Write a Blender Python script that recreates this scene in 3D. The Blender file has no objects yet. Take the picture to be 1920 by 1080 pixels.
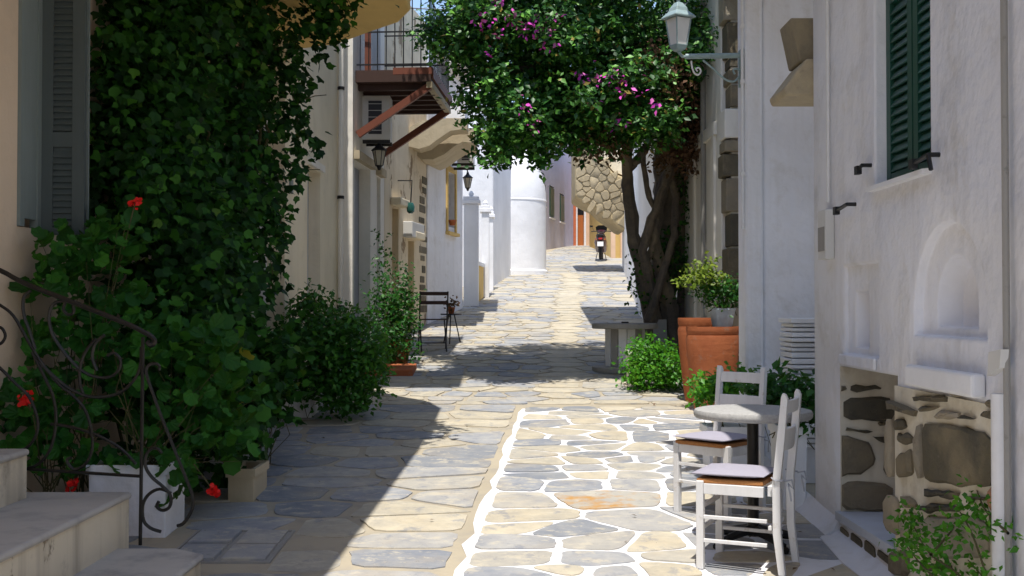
import bpy, bmesh, math, random
import numpy as np
from mathutils import Vector, Matrix
R = math.radians
random.seed(7); rng = np.random.default_rng(7)
sc = bpy.context.scene
C = sc.collection
# ------------------------------------------------------------------ camera, sky, sun, exposure
F = 2100.0                      # focal length in photo pixels (1920 wide)
EYE = 1.6
PITCH = math.atan(38 / F)
cam = bpy.data.cameras.new('camera'); camo = bpy.data.objects.new('camera', cam); C.objects.link(camo)
cam.sensor_width = 36; cam.lens = 36 * F / 1920; cam.clip_start = .05; cam.clip_end = 1000
camo.location = (0, 0, EYE); camo.rotation_euler = (R(90) + PITCH, 0, 0)
sc.camera = camo
w = bpy.data.worlds.new('World'); sc.world = w; w.use_nodes = True
nt = w.node_tree
sky = nt.nodes.new('ShaderNodeTexSky'); sky.sky_type = 'NISHITA'; sky.sun_disc = False
SUN_EL, SUN_DIR = 72.5, Vector((.035, .315, -1)).normalized()
sky.sun_elevation = R(SUN_EL); sky.sun_rotation = math.atan2(-SUN_DIR.x, -SUN_DIR.y)
sky.air_density = 1.0; sky.dust_density = .6; sky.ozone_density = 1.0
bg = nt.nodes['Background']; bg.inputs[1].default_value = .15
nt.links.new(sky.outputs[0], bg.inputs[0])
sun = bpy.data.lights.new('sun', 'SUN'); sun.energy = 3.7; sun.angle = R(.55); sun.color = (1, .955, .885)
so = bpy.data.objects.new('sun', sun); C.objects.link(so)
so.rotation_euler = SUN_DIR.to_track_quat('-Z', 'Y').to_euler()
sc.view_settings.view_transform = 'Standard'; sc.view_settings.look = 'None'
sc.view_settings.exposure = .68; sc.view_settings.gamma = 1; sc.view_settings.use_curve_mapping = False
sc.cycles.max_bounces = 8; sc.cycles.diffuse_bounces = 5; sc.cycles.glossy_bounces = 3
sc.cycles.transmission_bounces = 6; sc.cycles.transparent_max_bounces = 6
sc.cycles.sample_clamp_indirect = 6

# ------------------------------------------------------------------ measuring helpers
_S, _Cc = math.sin(PITCH), math.cos(PITCH)
def P(px, py, d):
    """the point at depth d (metres along the street) seen at photo pixel px,py"""
    u = (px - 960) / F; v = (540 - py) / F
    k = d / (_Cc - v * _S)
    return Vector((u * k, d, EYE + (_S + v * _Cc) * k))
def PX(px, py, X):
    """the point on the wall plane x = X seen at photo pixel px,py"""
    v = (540 - py) / F
    d = X / ((px - 960) / F) * (_Cc - v * _S)
    return P(px, py, d)
_gy = np.array([-300., -10, 0, 12, 16.5, 22.3, 30.5, 38, 52, 60, 80, 400]); _gz = np.array([-.5, -.5, 0, .6, 1.0, 1.6, 2.5, 3.25, 4.5, 4.95, 5.2, 5.2])
_sl = np.diff(_gz) / np.diff(_gy); _m = np.concatenate([[0], (_sl[:-1] + _sl[1:]) / 2, [0]])
def gz(y):
    y = float(min(max(y, -299), 399)); i = int(np.searchsorted(_gy, y) - 1); i = max(0, min(i, len(_gy) - 2))
    h = _gy[i+1] - _gy[i]; t = (y - _gy[i]) / h
    return float((2*t**3-3*t**2+1)*_gz[i] + (t**3-2*t**2+t)*h*_m[i] + (-2*t**3+3*t**2)*_gz[i+1] + (t**3-t**2)*h*_m[i+1])

# ------------------------------------------------------------------ mesh helpers
class MB:
    def __init__(s): s.v = []; s.f = []
    def add(s, v, f):
        b = len(s.v); s.v += [Vector(x) for x in v]; s.f += [[i + b for i in q] for q in f]; return s
    def box(s, x0, x1, y0, y1, z0, z1):
        return s.add([(x0,y0,z0),(x1,y0,z0),(x1,y1,z0),(x0,y1,z0),(x0,y0,z1),(x1,y0,z1),(x1,y1,z1),(x0,y1,z1)],
                     [(0,3,2,1),(4,5,6,7),(0,1,5,4),(1,2,6,5),(2,3,7,6),(3,0,4,7)])
    def obox(s, c, ax, ay, az):
        c, ax, ay, az = Vector(c), Vector(ax), Vector(ay), Vector(az)
        v = [c + i*ax + j*ay + k*az for k in (-1,1) for (i,j) in ((-1,-1),(1,-1),(1,1),(-1,1))]
        return s.add(v, [(0,3,2,1),(4,5,6,7),(0,1,5,4),(1,2,6,5),(2,3,7,6),(3,0,4,7)])
    def prism(s, pts, vec):
        """extrude a 3-D polygon along vec"""
        n = len(pts); vec = Vector(vec); p = [Vector(q) for q in pts]
        nr = Vector((0,0,0))
        for i in range(n): nr += p[i].cross(p[(i+1) % n])
        if nr.dot(vec) > 0: p.reverse()
        v = p + [q + vec for q in p]
        return s.add(v, [tuple(range(n)), tuple(range(2*n-1, n-1, -1))] + [(i, n+i, n+(i+1)%n, (i+1)%n) for i in range(n)])
    def foot(s, pts, z0, z1):
        return s.prism([(x, y, z0) for x, y in pts], (0, 0, z1 - z0))
    def tube(s, pts, r, n=6, cap=True):
        pts = [Vector(p) for p in pts]; m = len(pts); rs = r if isinstance(r, (list, tuple)) else [r]*m
        t0 = (pts[1]-pts[0]).normalized(); a = t0.orthogonal().normalized()
        v = []
        for i in range(m):
            t = (pts[min(i+1,m-1)] - pts[max(i-1,0)])
            t = t.normalized() if t.length > 1e-9 else t0
            a = (a - t*a.dot(t)); a = a.normalized() if a.length > 1e-6 else t.orthogonal().normalized()
            b = t.cross(a)
            for k in range(n):
                th = 2*math.pi*k/n; v.append(pts[i] + rs[i]*(math.cos(th)*a + math.sin(th)*b))
        f = [(i*n+k, i*n+(k+1)%n, (i+1)*n+(k+1)%n, (i+1)*n+k) for i in range(m-1) for k in range(n)]
        if cap: f += [tuple(range(n-1,-1,-1)), tuple(range((m-1)*n, m*n))]
        return s.add(v, f)
    def lathe(s, prof, c=(0,0,0), n=20, sx=1, sy=1):
        c = Vector(c); v = []; m = len(prof)
        for r, z in prof:
            for k in range(n):
                th = 2*math.pi*k/n; v.append(c + Vector((r*sx*math.cos(th), r*sy*math.sin(th), z)))
        f = [(i*n+k, i*n+(k+1)%n, (i+1)*n+(k+1)%n, (i+1)*n+k) for i in range(m-1) for k in range(n)]
        f += [tuple(range(n-1,-1,-1)), tuple(range((m-1)*n, m*n))]
        return s.add(v, f)
ORG = {}
def fixn(me):
    if len(me.polygons) > 4000 or len(me.polygons) < 4: return
    bm = bmesh.new(); bm.from_mesh(me)
    if all(len(e.link_faces) == 2 for e in bm.edges): bmesh.ops.recalc_face_normals(bm, faces=bm.faces)
    bm.to_mesh(me); bm.free()
def org(o):
    return ORG.get(o.name, Vector((0,0,0))) if o else Vector((0,0,0))
def obj(name, mb, mat, parent=None, kind=None, smooth=False, label=None, local=False, bevel=0, cuts=None):
    off = Vector((0,0,0)) if local else org(parent)
    me = bpy.data.meshes.new(name)
    me.from_pydata([tuple(v - off) for v in mb.v], [], [tuple(f) for f in mb.f]); me.validate(); fixn(me)
    o = bpy.data.objects.new(name, me); C.objects.link(o)
    if cuts or bevel:
        tmp = []
        for c in cuts or []:
            cm = bpy.data.meshes.new('cut'); cm.from_pydata([tuple(v - off) for v in c.v], [], [tuple(f) for f in c.f]); fixn(cm)
            co = bpy.data.objects.new('cut', cm); C.objects.link(co); tmp.append(co)
            md = o.modifiers.new('b', 'BOOLEAN'); md.object = co; md.operation = 'DIFFERENCE'; md.solver = 'EXACT'
        if bevel:
            md = o.modifiers.new('v', 'BEVEL'); md.width = bevel; md.segments = 2; md.limit_method = 'ANGLE'; md.angle_limit = R(40)
        dg = bpy.context.evaluated_depsgraph_get(); dg.update()
        nm = bpy.data.meshes.new_from_object(o.evaluated_get(dg))
        o.modifiers.clear(); o.data = nm; bpy.data.meshes.remove(me); nm.name = name; me = nm
        for co in tmp: bpy.data.objects.remove(co)
    me.materials.clear(); me.materials.append(mat)
    if smooth:
        for p in me.polygons: p.use_smooth = True
        try: me.set_sharp_from_angle(angle=R(38))
        except Exception: pass
    if parent: o.parent = parent; ORG[o.name] = off
    if kind: o['kind'] = kind
    if label: o['label'] = label
    return o
def thing(name, label, cat, loc=(0,0,0), group=None, rotz=0):
    o = bpy.data.objects.new(name, None); C.objects.link(o); o.empty_display_size = .1
    o.location = loc; o.rotation_euler = (0,0,rotz); o['label'] = label; o['category'] = cat
    if group: o['group'] = group
    ORG[o.name] = Vector(loc); return o
def tag(o, label, cat, group=None):
    o['label'] = label; o['category'] = cat
    if group: o['group'] = group
    return o
def copy_tree(o, parent=None):
    c = o.copy(); C.objects.link(c)
    if parent: c.parent = parent
    for ch in list(o.children): copy_tree(ch, c)
    return c

# ------------------------------------------------------------------ materials
class N:
    def __init__(s, name):
        s.m = bpy.data.materials.new(name); s.m.use_nodes = True; s.t = s.m.node_tree
        s.b = s.t.nodes['Principled BSDF']; s.out = s.t.nodes['Material Output']
        s.pos = s.t.nodes.new('ShaderNodeNewGeometry').outputs['Position']
    def n(s, typ, **kw):
        q = s.t.nodes.new(typ)
        for k, v in kw.items():
            if k[0] == 'i' and k[1:].isdigit(): s.set(q.inputs[int(k[1:])], v)
            else: setattr(q, k, v)
        return q
    def set(s, inp, v):
        if isinstance(v, bpy.types.NodeSocket): s.t.links.new(v, inp)
        else: inp.default_value = v
    def noise(s, scale, detail=4, rough=.55, stretch=None, vec=None):
        v = vec or s.pos
        if stretch:
            mp = s.n('ShaderNodeMapping'); s.set(mp.inputs[0], v); mp.inputs[3].default_value = stretch; v = mp.outputs[0]
        q = s.n('ShaderNodeTexNoise'); s.set(q.inputs['Vector'], v)
        q.inputs['Scale'].default_value = scale; q.inputs['Detail'].default_value = detail; q.inputs['Roughness'].default_value = rough
        return q.outputs[0]
    def ramp(s, fac, stops, interp='LINEAR'):
        q = s.n('ShaderNodeValToRGB'); s.set(q.inputs[0], fac); cr = q.color_ramp; cr.interpolation = interp
        while len(cr.elements) < len(stops): cr.elements.new(.5)
        for e, (p, c) in zip(cr.elements, stops):
            e.position = p; e.color = (*c, 1) if len(c) == 3 else c
        return q.outputs[0]
    def mix(s, fac, a, b, mode='MIX'):
        q = s.n('ShaderNodeMix', data_type='RGBA', blend_type=mode)
        s.set(q.inputs[0], fac)
        for i, v in ((6, a), (7, b)): s.set(q.inputs[i], v if isinstance(v, bpy.types.NodeSocket) else (*v, 1))
        return q.outputs[2]
    def math(s, op, a, b=0.):
        q = s.n('ShaderNodeMath', operation=op); s.set(q.inputs[0], a); s.set(q.inputs[1], b); return q.outputs[0]
    def bump(s, h, strength=.3, dist=.01):
        q = s.n('ShaderNodeBump'); s.set(q.inputs['Height'], h); q.inputs['Strength'].default_value = strength
        q.inputs['Distance'].default_value = dist; s.set(s.b.inputs['Normal'], q.outputs[0])
    def fin(s, col, rough=.8, spec=.3, metal=0):
        s.set(s.b.inputs['Base Color'], col if isinstance(col, bpy.types.NodeSocket) else (*col, 1))
        s.set(s.b.inputs['Roughness'], rough); s.b.inputs['Specular IOR Level'].default_value = spec; s.b.inputs['Metallic'].default_value = metal
        return s.m
def scl(c, k): return tuple(min(1, x*k) for x in c)
BW = [(0,(0,0,0)),(1,(1,1,1))]
def plaster(name, base, dirt=None, amt=.5, peel=None, peel_t=.66, streak=.5, lump=1.0):
    s = N(name); dirt = dirt or scl(base, .62)
    col = s.mix(s.ramp(s.noise(1.1, 5), [(.35,(0,0,0)),(.7,(1,1,1))]), scl(base, .9), scl(base, 1.04))
    st = s.noise(1.0, 5, .6, stretch=(5, 5, .35))
    col = s.mix(s.math('MULTIPLY', s.ramp(st, [(.5,(0,0,0)),(.78,(1,1,1))]), amt*streak), col, dirt)
    bl = s.noise(3.3, 6, .65)
    col = s.mix(s.math('MULTIPLY', s.ramp(bl, [(.55,(0,0,0)),(.72,(1,1,1))]), amt*.6), col, dirt)
    h = s.math('ADD', s.math('MULTIPLY', s.noise(3.4, 3), 2.2*lump), s.math('MULTIPLY', s.noise(30, 4), .35))
    if lump > 1: h = s.math('ADD', h, s.math('MULTIPLY', s.noise(11, 3), 1.6))
    if peel:
        pm = s.ramp(s.noise(1.5, 7, .62, stretch=(1.3,1.3,.8)), [(peel_t,(0,0,0)),(peel_t+.02,(1,1,1))])
        pc = s.mix(s.noise(7, 4), scl(peel, .7), scl(peel, 1.2))
        col = s.mix(pm, col, pc); h = s.math('SUBTRACT', h, s.math('MULTIPLY', pm, .6))
    s.bump(h, .55, .012)
    return s.fin(col, .88, .2)
def simple(name, base, rough=.6, spec=.4, metal=0, var=.25, scale=9, bump=.15):
    s = N(name); col = s.mix(s.noise(scale, 5, .6), scl(base, 1-var), scl(base, 1+var))
    if bump: s.bump(s.noise(scale*3, 4), bump, .004)
    return s.fin(col, rough, spec, metal)
def wood(name, base, worn=None, rough=.6):
    s = N(name); col = s.mix(s.noise(4, 5, .6, stretch=(6, 6, .6)), scl(base, .82), scl(base, 1.1))
    if worn: col = s.mix(s.ramp(s.noise(11, 6, .7), [(.6,(0,0,0)),(.7,(1,1,1))]), col, worn)
    s.bump(s.noise(12, 4, .6, stretch=(6,6,.8)), .25, .003)
    return s.fin(col, rough, .35)
def tonemat(name, stops, mott=.3, scale=7, rough=.75, bump=.35, rust=None, smear=None):
    s = N(name); at = s.n('ShaderNodeAttribute', attribute_name='tone')
    base = s.ramp(at.outputs['Fac'], stops)
    nz = s.noise(scale, 7, .65)
    col = s.mix(s.math('MULTIPLY', s.ramp(nz, [(.3,(0,0,0)),(.7,(1,1,1))]), 1.0), s.mix(mott, base, (.16,.17,.2)), s.mix(mott*.6, base, (.62,.56,.44)))
    sp = s.ramp(s.noise(38, 3, .7), [(.62,(0,0,0)),(.72,(1,1,1))]); col = s.mix(s.math('MULTIPLY', sp, .35), col, (.2,.18,.15))
    warm = s.ramp(s.noise(2.3, 5, .6), [(.5,(0,0,0)),(.72,(1,1,1))]); col = s.mix(s.math('MULTIPLY', warm, .35), col, (.47,.37,.22))
    if smear:
        sm = s.ramp(s.noise(6.5, 8, .72, stretch=(1,1.5,1)), [(.54,(0,0,0)),(.6,(1,1,1))]); col = s.mix(s.math('MULTIPLY', sm, .6), col, smear)
        bl = s.ramp(s.noise(5.1, 7, .7, stretch=(1.3,1,1)), [(.57,(0,0,0)),(.64,(1,1,1))]); col = s.mix(s.math('MULTIPLY', bl, .5), col, (.17,.19,.23))
        ch = s.ramp(s.noise(17, 5, .75), [(.66,(0,0,0)),(.69,(1,1,1))]); col = s.mix(s.math('MULTIPLY', ch, .7), col, (.13,.11,.085))
    if rust: col = s.mix(s.ramp(s.noise(4.2, 6, .65), [(.46,(0,0,0)),(.62,(1,1,1))]), col, rust)
    s.bump(s.math('ADD', nz, s.math('MULTIPLY', s.noise(26, 5, .7), .5)), bump, .012)
    return s.fin(col, rough, .35)
def leafmat(name, stops, trans=.3, rough=.42, spec=.22, tmix=.4):
    s = N(name); at = s.n('ShaderNodeAttribute', attribute_name='tone')
    col = s.ramp(at.outputs['Fac'], stops)
    s.fin(col, rough, spec)
    tr = s.n('ShaderNodeBsdfTranslucent'); s.set(tr.inputs[0], s.mix(tmix, col, (.22,.36,.03), 'MIX'))
    mx = s.n('ShaderNodeMixShader'); mx.inputs[0].default_value = trans
    s.t.links.new(s.b.outputs[0], mx.inputs[1]); s.t.links.new(tr.outputs[0], mx.inputs[2]); s.t.links.new(mx.outputs[0], s.out.inputs[0])
    return s.m
M = {}
M['white'] = plaster('white_limewash', (.78,.78,.81), (.5,.47,.42), .75, lump=2.6)
M['white2'] = plaster('white_limewash_far', (.80,.80,.81), (.62,.61,.6), .25)
M['cream_a'] = plaster('pinkish_cream_plaster', (.66,.52,.38), (.42,.34,.26), .4, peel=(.36,.33,.29), peel_t=.64)
M['cream_b'] = plaster('pale_cream_plaster', (.80,.71,.53), (.5,.43,.3), .45)
M['cream_c'] = plaster('white_cream_plaster', (.79,.75,.67), (.5,.46,.38), .5)
M['peel'] = plaster('peeling_cream_plaster', (.68,.58,.42), (.36,.27,.16), .8, peel=(.3,.22,.14), peel_t=.6)
M['ochre'] = plaster('ochre_plaster', (.66,.46,.17), (.42,.27,.1), .5)
M['lilac'] = plaster('lilac_white_plaster', (.52,.52,.66), (.5,.48,.52), .4, peel=(.45,.34,.24), peel_t=.7)
M['peach'] = plaster('peach_plaster', (.72,.5,.34), (.5,.32,.2), .4)
M['tan_conc'] = plaster('weathered_tan_concrete', (.50,.42,.29), (.27,.21,.13), .7)
M['gold'] = plaster('golden_rubble_plaster', (.48,.38,.22), (.3,.22,.11), 1.0)
M['step'] = plaster('worn_cream_step', (.70,.62,.48), (.16,.13,.1), 1.2, peel=(.3,.25,.18), peel_t=.63)
M['sill'] = plaster('pale_blue_limewash', (.5,.53,.59), (.35,.34,.32), .5)
M['step_top'] = plaster('worn_grey_step_top', (.47,.445,.41), (.2,.2,.21), 1.0)
M['mortar'] = plaster('sandy_mortar', (.39,.34,.255), (.22,.215,.21), .9)
M['mortar_w'] = plaster('white_painted_joint', (.72,.72,.75), (.45,.42,.37), 1.0)
M['mort_wall'] = plaster('pale_wall_mortar', (.64,.59,.48), (.34,.28,.2), 1.2, lump=4)
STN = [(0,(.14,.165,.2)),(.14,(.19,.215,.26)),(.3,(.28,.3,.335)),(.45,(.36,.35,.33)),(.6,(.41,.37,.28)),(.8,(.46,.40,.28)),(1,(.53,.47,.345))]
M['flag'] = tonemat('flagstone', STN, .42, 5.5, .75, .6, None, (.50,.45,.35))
M['flag_rust'] = tonemat('rust_stained_flagstone', STN, .2, rust=(.42,.23,.07), smear=(.5,.46,.38))
M['rub'] = tonemat('rubble_stone', [(0,(.03,.027,.016)),(.3,(.075,.06,.028)),(.6,(.18,.145,.09)),(.85,(.34,.3,.23)),(1,(.42,.2,.1))], .13, 12, .85, 1.2)
M['rough_st'] = tonemat('rough_tan_stone', [(0,(.2,.155,.08)),(.5,(.38,.29,.15)),(1,(.52,.43,.27))], .3, 9, .8, .9)
M['shut_green'] = wood('dark_green_paint', (.012,.065,.045), None, .4)
M['shut_blue'] = wood('blue_grey_paint', (.07,.088,.088), None, .6)
M['shut_frame'] = wood('pale_blue_grey_paint', (.19,.225,.215), None, .6)
M['chairw'] = wood('chipped_white_paint', (.72,.71,.70), (.5,.45,.38), .5)
M['cushion'] = simple('lilac_grey_cotton', (.33,.315,.37), .95, .1, var=.08, scale=60, bump=.3)
s_ = N('woven_rush'); M['rush'] = s_.fin(s_.mix(s_.noise(90, 2, .5, stretch=(1,1,3)), (.2,.07,.02), (.55,.26,.09)), .8, .3)
M['iron'] = simple('dark_wrought_iron', (.03,.027,.024), .45, .5, .6, .4, 30)
M['iron_black'] = simple('black_iron', (.015,.015,.016), .5, .5, .3)
s_ = N('terracotta'); c_ = s_.mix(s_.noise(5, 5, .65), (.27,.075,.03), (.46,.155,.06)); c_ = s_.mix(s_.ramp(s_.noise(9, 6, .7), [(.56,(0,0,0)),(.72,(.7,.7,.7))]), c_, (.30,.20,.14))
rg_ = s_.noise(2.2, 4, .6, stretch=(1,1,14)); c_ = s_.mix(s_.math('MULTIPLY', rg_, .25), c_, (.24,.07,.03)); s_.bump(s_.math('ADD', s_.math('MULTIPLY', rg_, .4), s_.math('MULTIPLY', s_.noise(22,4), .5)), .6, .012); M['terra'] = s_.fin(c_, .85, .2)
M['bluepot'] = simple('pale_blue_glaze', (.45,.52,.58), .35, .5, var=.3, scale=20)
M['tabletop'] = simple('speckled_table_stone', (.36,.355,.34), .7, .2, var=.4, scale=70)
M['greywood'] = wood('weathered_grey_wood', (.30,.285,.26), (.2,.19,.17), .85)
M['bark'] = tonemat('bark', [(0,(.05,.035,.025)),(1,(.09,.065,.045))], .2, 20, .9, 1.0)
M['lampgreen'] = simple('weathered_verdigris_paint', (.25,.33,.33), .5, .4, .1, .3, 20)
M['glass_frost'] = simple('frosted_lamp_glass', (.62,.61,.58), .35, .5, var=.1, scale=12)
M['rustred'] = wood('rust_red_paint', (.18,.055,.03), (.10,.045,.03), .6)
M['darkwood'] = wood('dark_brown_boards', (.06,.03,.022), None, .7)
M['pipe'] = simple('white_painted_pipe', (.68,.67,.66), .6, .3, var=.12, scale=14)
M['metalw'] = simple('off_white_metal', (.6,.59,.56), .5, .4, var=.1)
M['dark'] = simple('dark_opening', (.03,.03,.035), .5, .4)
M['bluedoor'] = wood('blue_painted_wood', (.16,.25,.42), None, .5)
M['greydoor'] = wood('grey_lilac_door', (.36,.37,.41), None, .5)
M['orangedoor'] = wood('orange_brown_door', (.45,.14,.035), None, .5)
M['tile_red'] = simple('red_roof_tile', (.55,.16,.07), .8, .2)
M['red'] = simple('red_paint', (.5,.03,.03), .4, .5)
M['scoot'] = simple('dark_maroon_paint', (.05,.012,.016), .25, .6, var=.1)
M['rubber'] = simple('black_rubber', (.012,.012,.012), .7, .3)
M['platew'] = simple('white_plate', (.75,.75,.75), .5, .3, var=.05)
M['brass'] = simple('lantern_glass', (.45,.4,.3), .3, .5)
M['teal'] = simple('teal_glass', (.02,.10,.085), .25, .6)
M['redflower'] = simple('red_petal', (.75,.015,.012), .5, .3, var=.2, scale=60)
s_ = N('magenta_bract'); at_ = s_.n('ShaderNodeAttribute', attribute_name='tone')
M['magenta'] = s_.fin(s_.ramp(at_.outputs['Fac'], [(0,(.42,.03,.30)),(.6,(.62,.06,.45)),(1,(.75,.3,.5))]), .6, .2)
M['soil'] = simple('dry_soil', (.08,.055,.035), .95, .1)
M['ivy'] = leafmat('ivy_leaf', [(0,(.004,.022,.004)),(.4,(.012,.06,.007)),(.8,(.045,.16,.014)),(1,(.11,.14,.02))], .2, .55, .18, .1)
M['gera'] = leafmat('geranium_leaf', [(0,(.008,.05,.007)),(.5,(.02,.11,.012)),(.95,(.06,.22,.02)),(1,(.3,.26,.03))], .28, .55)
M['boug'] = leafmat('bougainvillea_leaf', [(0,(.007,.035,.006)),(.5,(.022,.10,.014)),(.93,(.16,.40,.05)),(1,(.32,.2,.05))], .16, .45, .35, .22)
M['bush'] = leafmat('dark_shrub_leaf', [(0,(.008,.045,.008)),(.7,(.022,.11,.014)),(1,(.06,.2,.025))], .25)
M['bush2'] = leafmat('mid_green_shrub_leaf', [(0,(.012,.065,.01)),(.6,(.035,.15,.016)),(1,(.09,.27,.03))], .28, .4, .3)
M['bright'] = leafmat('bright_shrub_leaf', [(0,(.025,.12,.01)),(.6,(.06,.24,.015)),(1,(.14,.36,.02))], .35)
M['yellowg'] = leafmat('yellow_green_leaf', [(0,(.08,.16,.02)),(1,(.26,.32,.04))], .35)
M['dryleaf'] = leafmat('dry_twigs', [(0,(.07,.035,.02)),(1,(.17,.09,.05))], .1, .8)
M['stem'] = simple('plant_stem', (.09,.08,.035), .8, .2)

# ------------------------------------------------------------------ ground
def line_l(y): return -.35 + .0653*(y - 4)                 # left edge of the white-jointed paving
def left_x(y):
    return float(np.interp(y, [3,11,11.3,14.5,16.8,19.6,22.2,27,31,36,44,52], [-3,-3,-2.4,-2.2,-1.95,-1.5,-.98,-.45,.05,.3,.95,2.8]))
def right_x(y):
    return float(np.interp(y, [3,8.5,8.8,12.4,12.6,15.4,21,33.5,38,52], [1.87,1.87,2.6,2.6,2.35,2.35,2.38,3.3,3.6,6]))
def sheet(xs, ys, dz=0.0, fx=None):
    m = MB(); nx = len(xs)
    for y in ys:
        z = gz(y) + dz
        for x in xs: m.v.append(Vector((fx(x, y) if fx else x, y, z)))
    for j in range(len(ys)-1):
        for i in range(nx-1): a = j*nx+i; m.f.append((a, a+1, a+1+nx, a+nx))
    return m
ys = [-300,-120,-40,-15] + list(np.arange(-10, 62, .5)) + [70, 80, 120, 300]
street = obj('street', sheet([-200,-60,-15,-6,-3,-1,1,3,6,15,60,200], ys), M['mortar'], kind='structure')
wys = list(np.arange(1.0, 11.75, .25))
jag = {round(y,2): random.uniform(-.03,.03) for y in wys}
obj('painted_joints', sheet([0,.25,.5,.75,1], wys, .005, lambda x, y: (line_l(y)-.05+jag[round(y,2)])*(1-x) + 1.9*x), M['mortar_w'], kind='structure')
def clip(poly, nx, ny, c):
    out = []; n = len(poly)
    for i in range(n):
        a, b = poly[i], poly[(i+1) % n]; da = nx*a[0]+ny*a[1]-c; db = nx*b[0]+ny*b[1]-c
        if da <= 0: out.append(a)
        if (da < 0 < db) or (db < 0 < da):
            t = da/(da-db); out.append((a[0]+(b[0]-a[0])*t, a[1]+(b[1]-a[1])*t))
    return out
def chaikin(p, k=1, q=.2):
    for _ in range(k):
        o = []
        for i in range(len(p)):
            a, b = p[i], p[(i+1) % len(p)]
            o += [(a[0]+(b[0]-a[0])*q, a[1]+(b[1]-a[1])*q), (a[0]+(b[0]-a[0])*(1-q), a[1]+(b[1]-a[1])*(1-q))]
        p = o
    return p
def cells(seeds, quad, gap):
    """shrunk voronoi cells of the seeds inside a convex ccw quad"""
    S = np.array(seeds); res = []
    for i, (x, y) in enumerate(seeds):
        poly = [tuple(q) for q in quad]
        dd = (S[:,0]-x)**2 + (S[:,1]-y)**2; order = np.argsort(dd)[1:18]
        g = gap * random.uniform(.6, 1.3)
        for j in order:
            ex, ey = S[j,0]-x, S[j,1]-y; L = math.hypot(ex, ey); ex /= L; ey /= L
            poly = clip(poly, ex, ey, ex*(x+S[j,0])/2 + ey*(y+S[j,1])/2 - g/2)
            if len(poly) < 3: break
        if len(poly) >= 3:
            ar = abs(sum(poly[k][0]*poly[(k+1)%len(poly)][1]-poly[(k+1)%len(poly)][0]*poly[k][1] for k in range(len(poly))))/2
            if ar > .004: res.append((i, poly))
    return res
def grid_seeds(fx0, fx1, y0, y1, sx, sy, jit=.3):
    out = []; y = y0; k = 0
    while y < y1:
        x0, x1 = fx0(y), fx1(y); n = max(2, round((x1-x0)/(sx*random.uniform(.8,1.25)))); off = random.uniform(-.5,.5)
        for i in range(n+1):
            px = x0 + (i + .25 + off*.5)*(x1-x0)/n; py = y + random.uniform(-jit, jit)*sy*.75
            px += random.uniform(-jit, jit)*sx
            if x0+.06 < px < x1-.04: out.append((px, py))
        y += sy*random.uniform(.85, 1.15); k += 1
    return out
MH = (-1.55, 6.22)                                          # the little four-slab inspection cover
stones = []      # (poly, lift, tone, material)
def lay(seeds, quad, gap, lift, tonefn, rnd=1, rust=None):
    sxy = [(x/1.35, y) for x, y in seeds]; q = [(x/1.35, y) for x, y in quad]
    for i, poly in cells(sxy, q, gap):
        p = [(x*1.35, y) for x, y in poly]
        q2 = []
        for k in range(len(p)):
            a_, b_ = p[k], p[(k+1) % len(p)]; L_ = math.hypot(b_[0]-a_[0], b_[1]-a_[1]); q2.append(a_)
            if L_ > .16: w_ = random.uniform(-.018, .012); q2.append(((a_[0]+b_[0])/2 - (b_[1]-a_[1])/L_*w_, (a_[1]+b_[1])/2 + (b_[0]-a_[0])/L_*w_))
        p = chaikin(q2, rnd, random.uniform(.2,.27))
        cx = sum(a for a,_ in p)/len(p); cy = sum(b for _,b in p)/len(p)
        p = [(cx+(a-cx)*random.uniform(.955,1.0), cy+(b-cy)*random.uniform(.955,1.0)) for a,b in p]
        if abs(cx-MH[0]) < 1.2 and abs(cy-MH[1]) < 1.2:
            ex, ey = abs(cx-MH[0])-.30, abs(cy-MH[1])-.36
            if ex < 0 and ey < 0: continue
            sg = 1 if (cx > MH[0] if ex > ey else cy > MH[1]) else -1
            p = clip(p, -sg, 0, -sg*MH[0]-.30) if ex > ey else clip(p, 0, -sg, -sg*MH[1]-.36)
            if len(p) < 3: continue
        stones.append((p, lift, tonefn(cx, cy), rust is not None and math.hypot(seeds[i][0]-rust[0], seeds[i][1]-rust[1]) < .02))
def tone_mix(cx, cy):
    r = random.random()
    return random.uniform(.02,.3) if r < .28 else (random.uniform(.3,.55) if r < .62 else random.uniform(.55,1))
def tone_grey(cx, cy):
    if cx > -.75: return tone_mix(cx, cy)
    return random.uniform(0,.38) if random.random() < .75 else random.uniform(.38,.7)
def tone_far(cx, cy):
    r = random.random()
    return random.uniform(.12,.35) if r < .3 else random.uniform(.35,.85)
rust = (P(1145,928,7.42).x, 7.42)
sa = [q_ for q_ in grid_seeds(line_l, lambda y: 1.86, 4.3, 11.6, .34, .275) if random.random() > .2]
sa = [s for s in sa if ((s[0]-rust[0])/.6)**2 + ((s[1]-rust[1])/.52)**2 > 1]
sa.append(rust)
lay(sa, [(line_l(4),4),(1.84,4),(1.84,11.6),(line_l(11.6),11.6)], .034, .008, tone_mix, 2, rust)
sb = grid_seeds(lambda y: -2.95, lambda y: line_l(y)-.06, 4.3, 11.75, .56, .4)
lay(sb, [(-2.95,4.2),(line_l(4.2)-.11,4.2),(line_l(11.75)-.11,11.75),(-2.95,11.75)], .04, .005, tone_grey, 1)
def cxl(y): return .5 + .062*(y-12)
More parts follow.
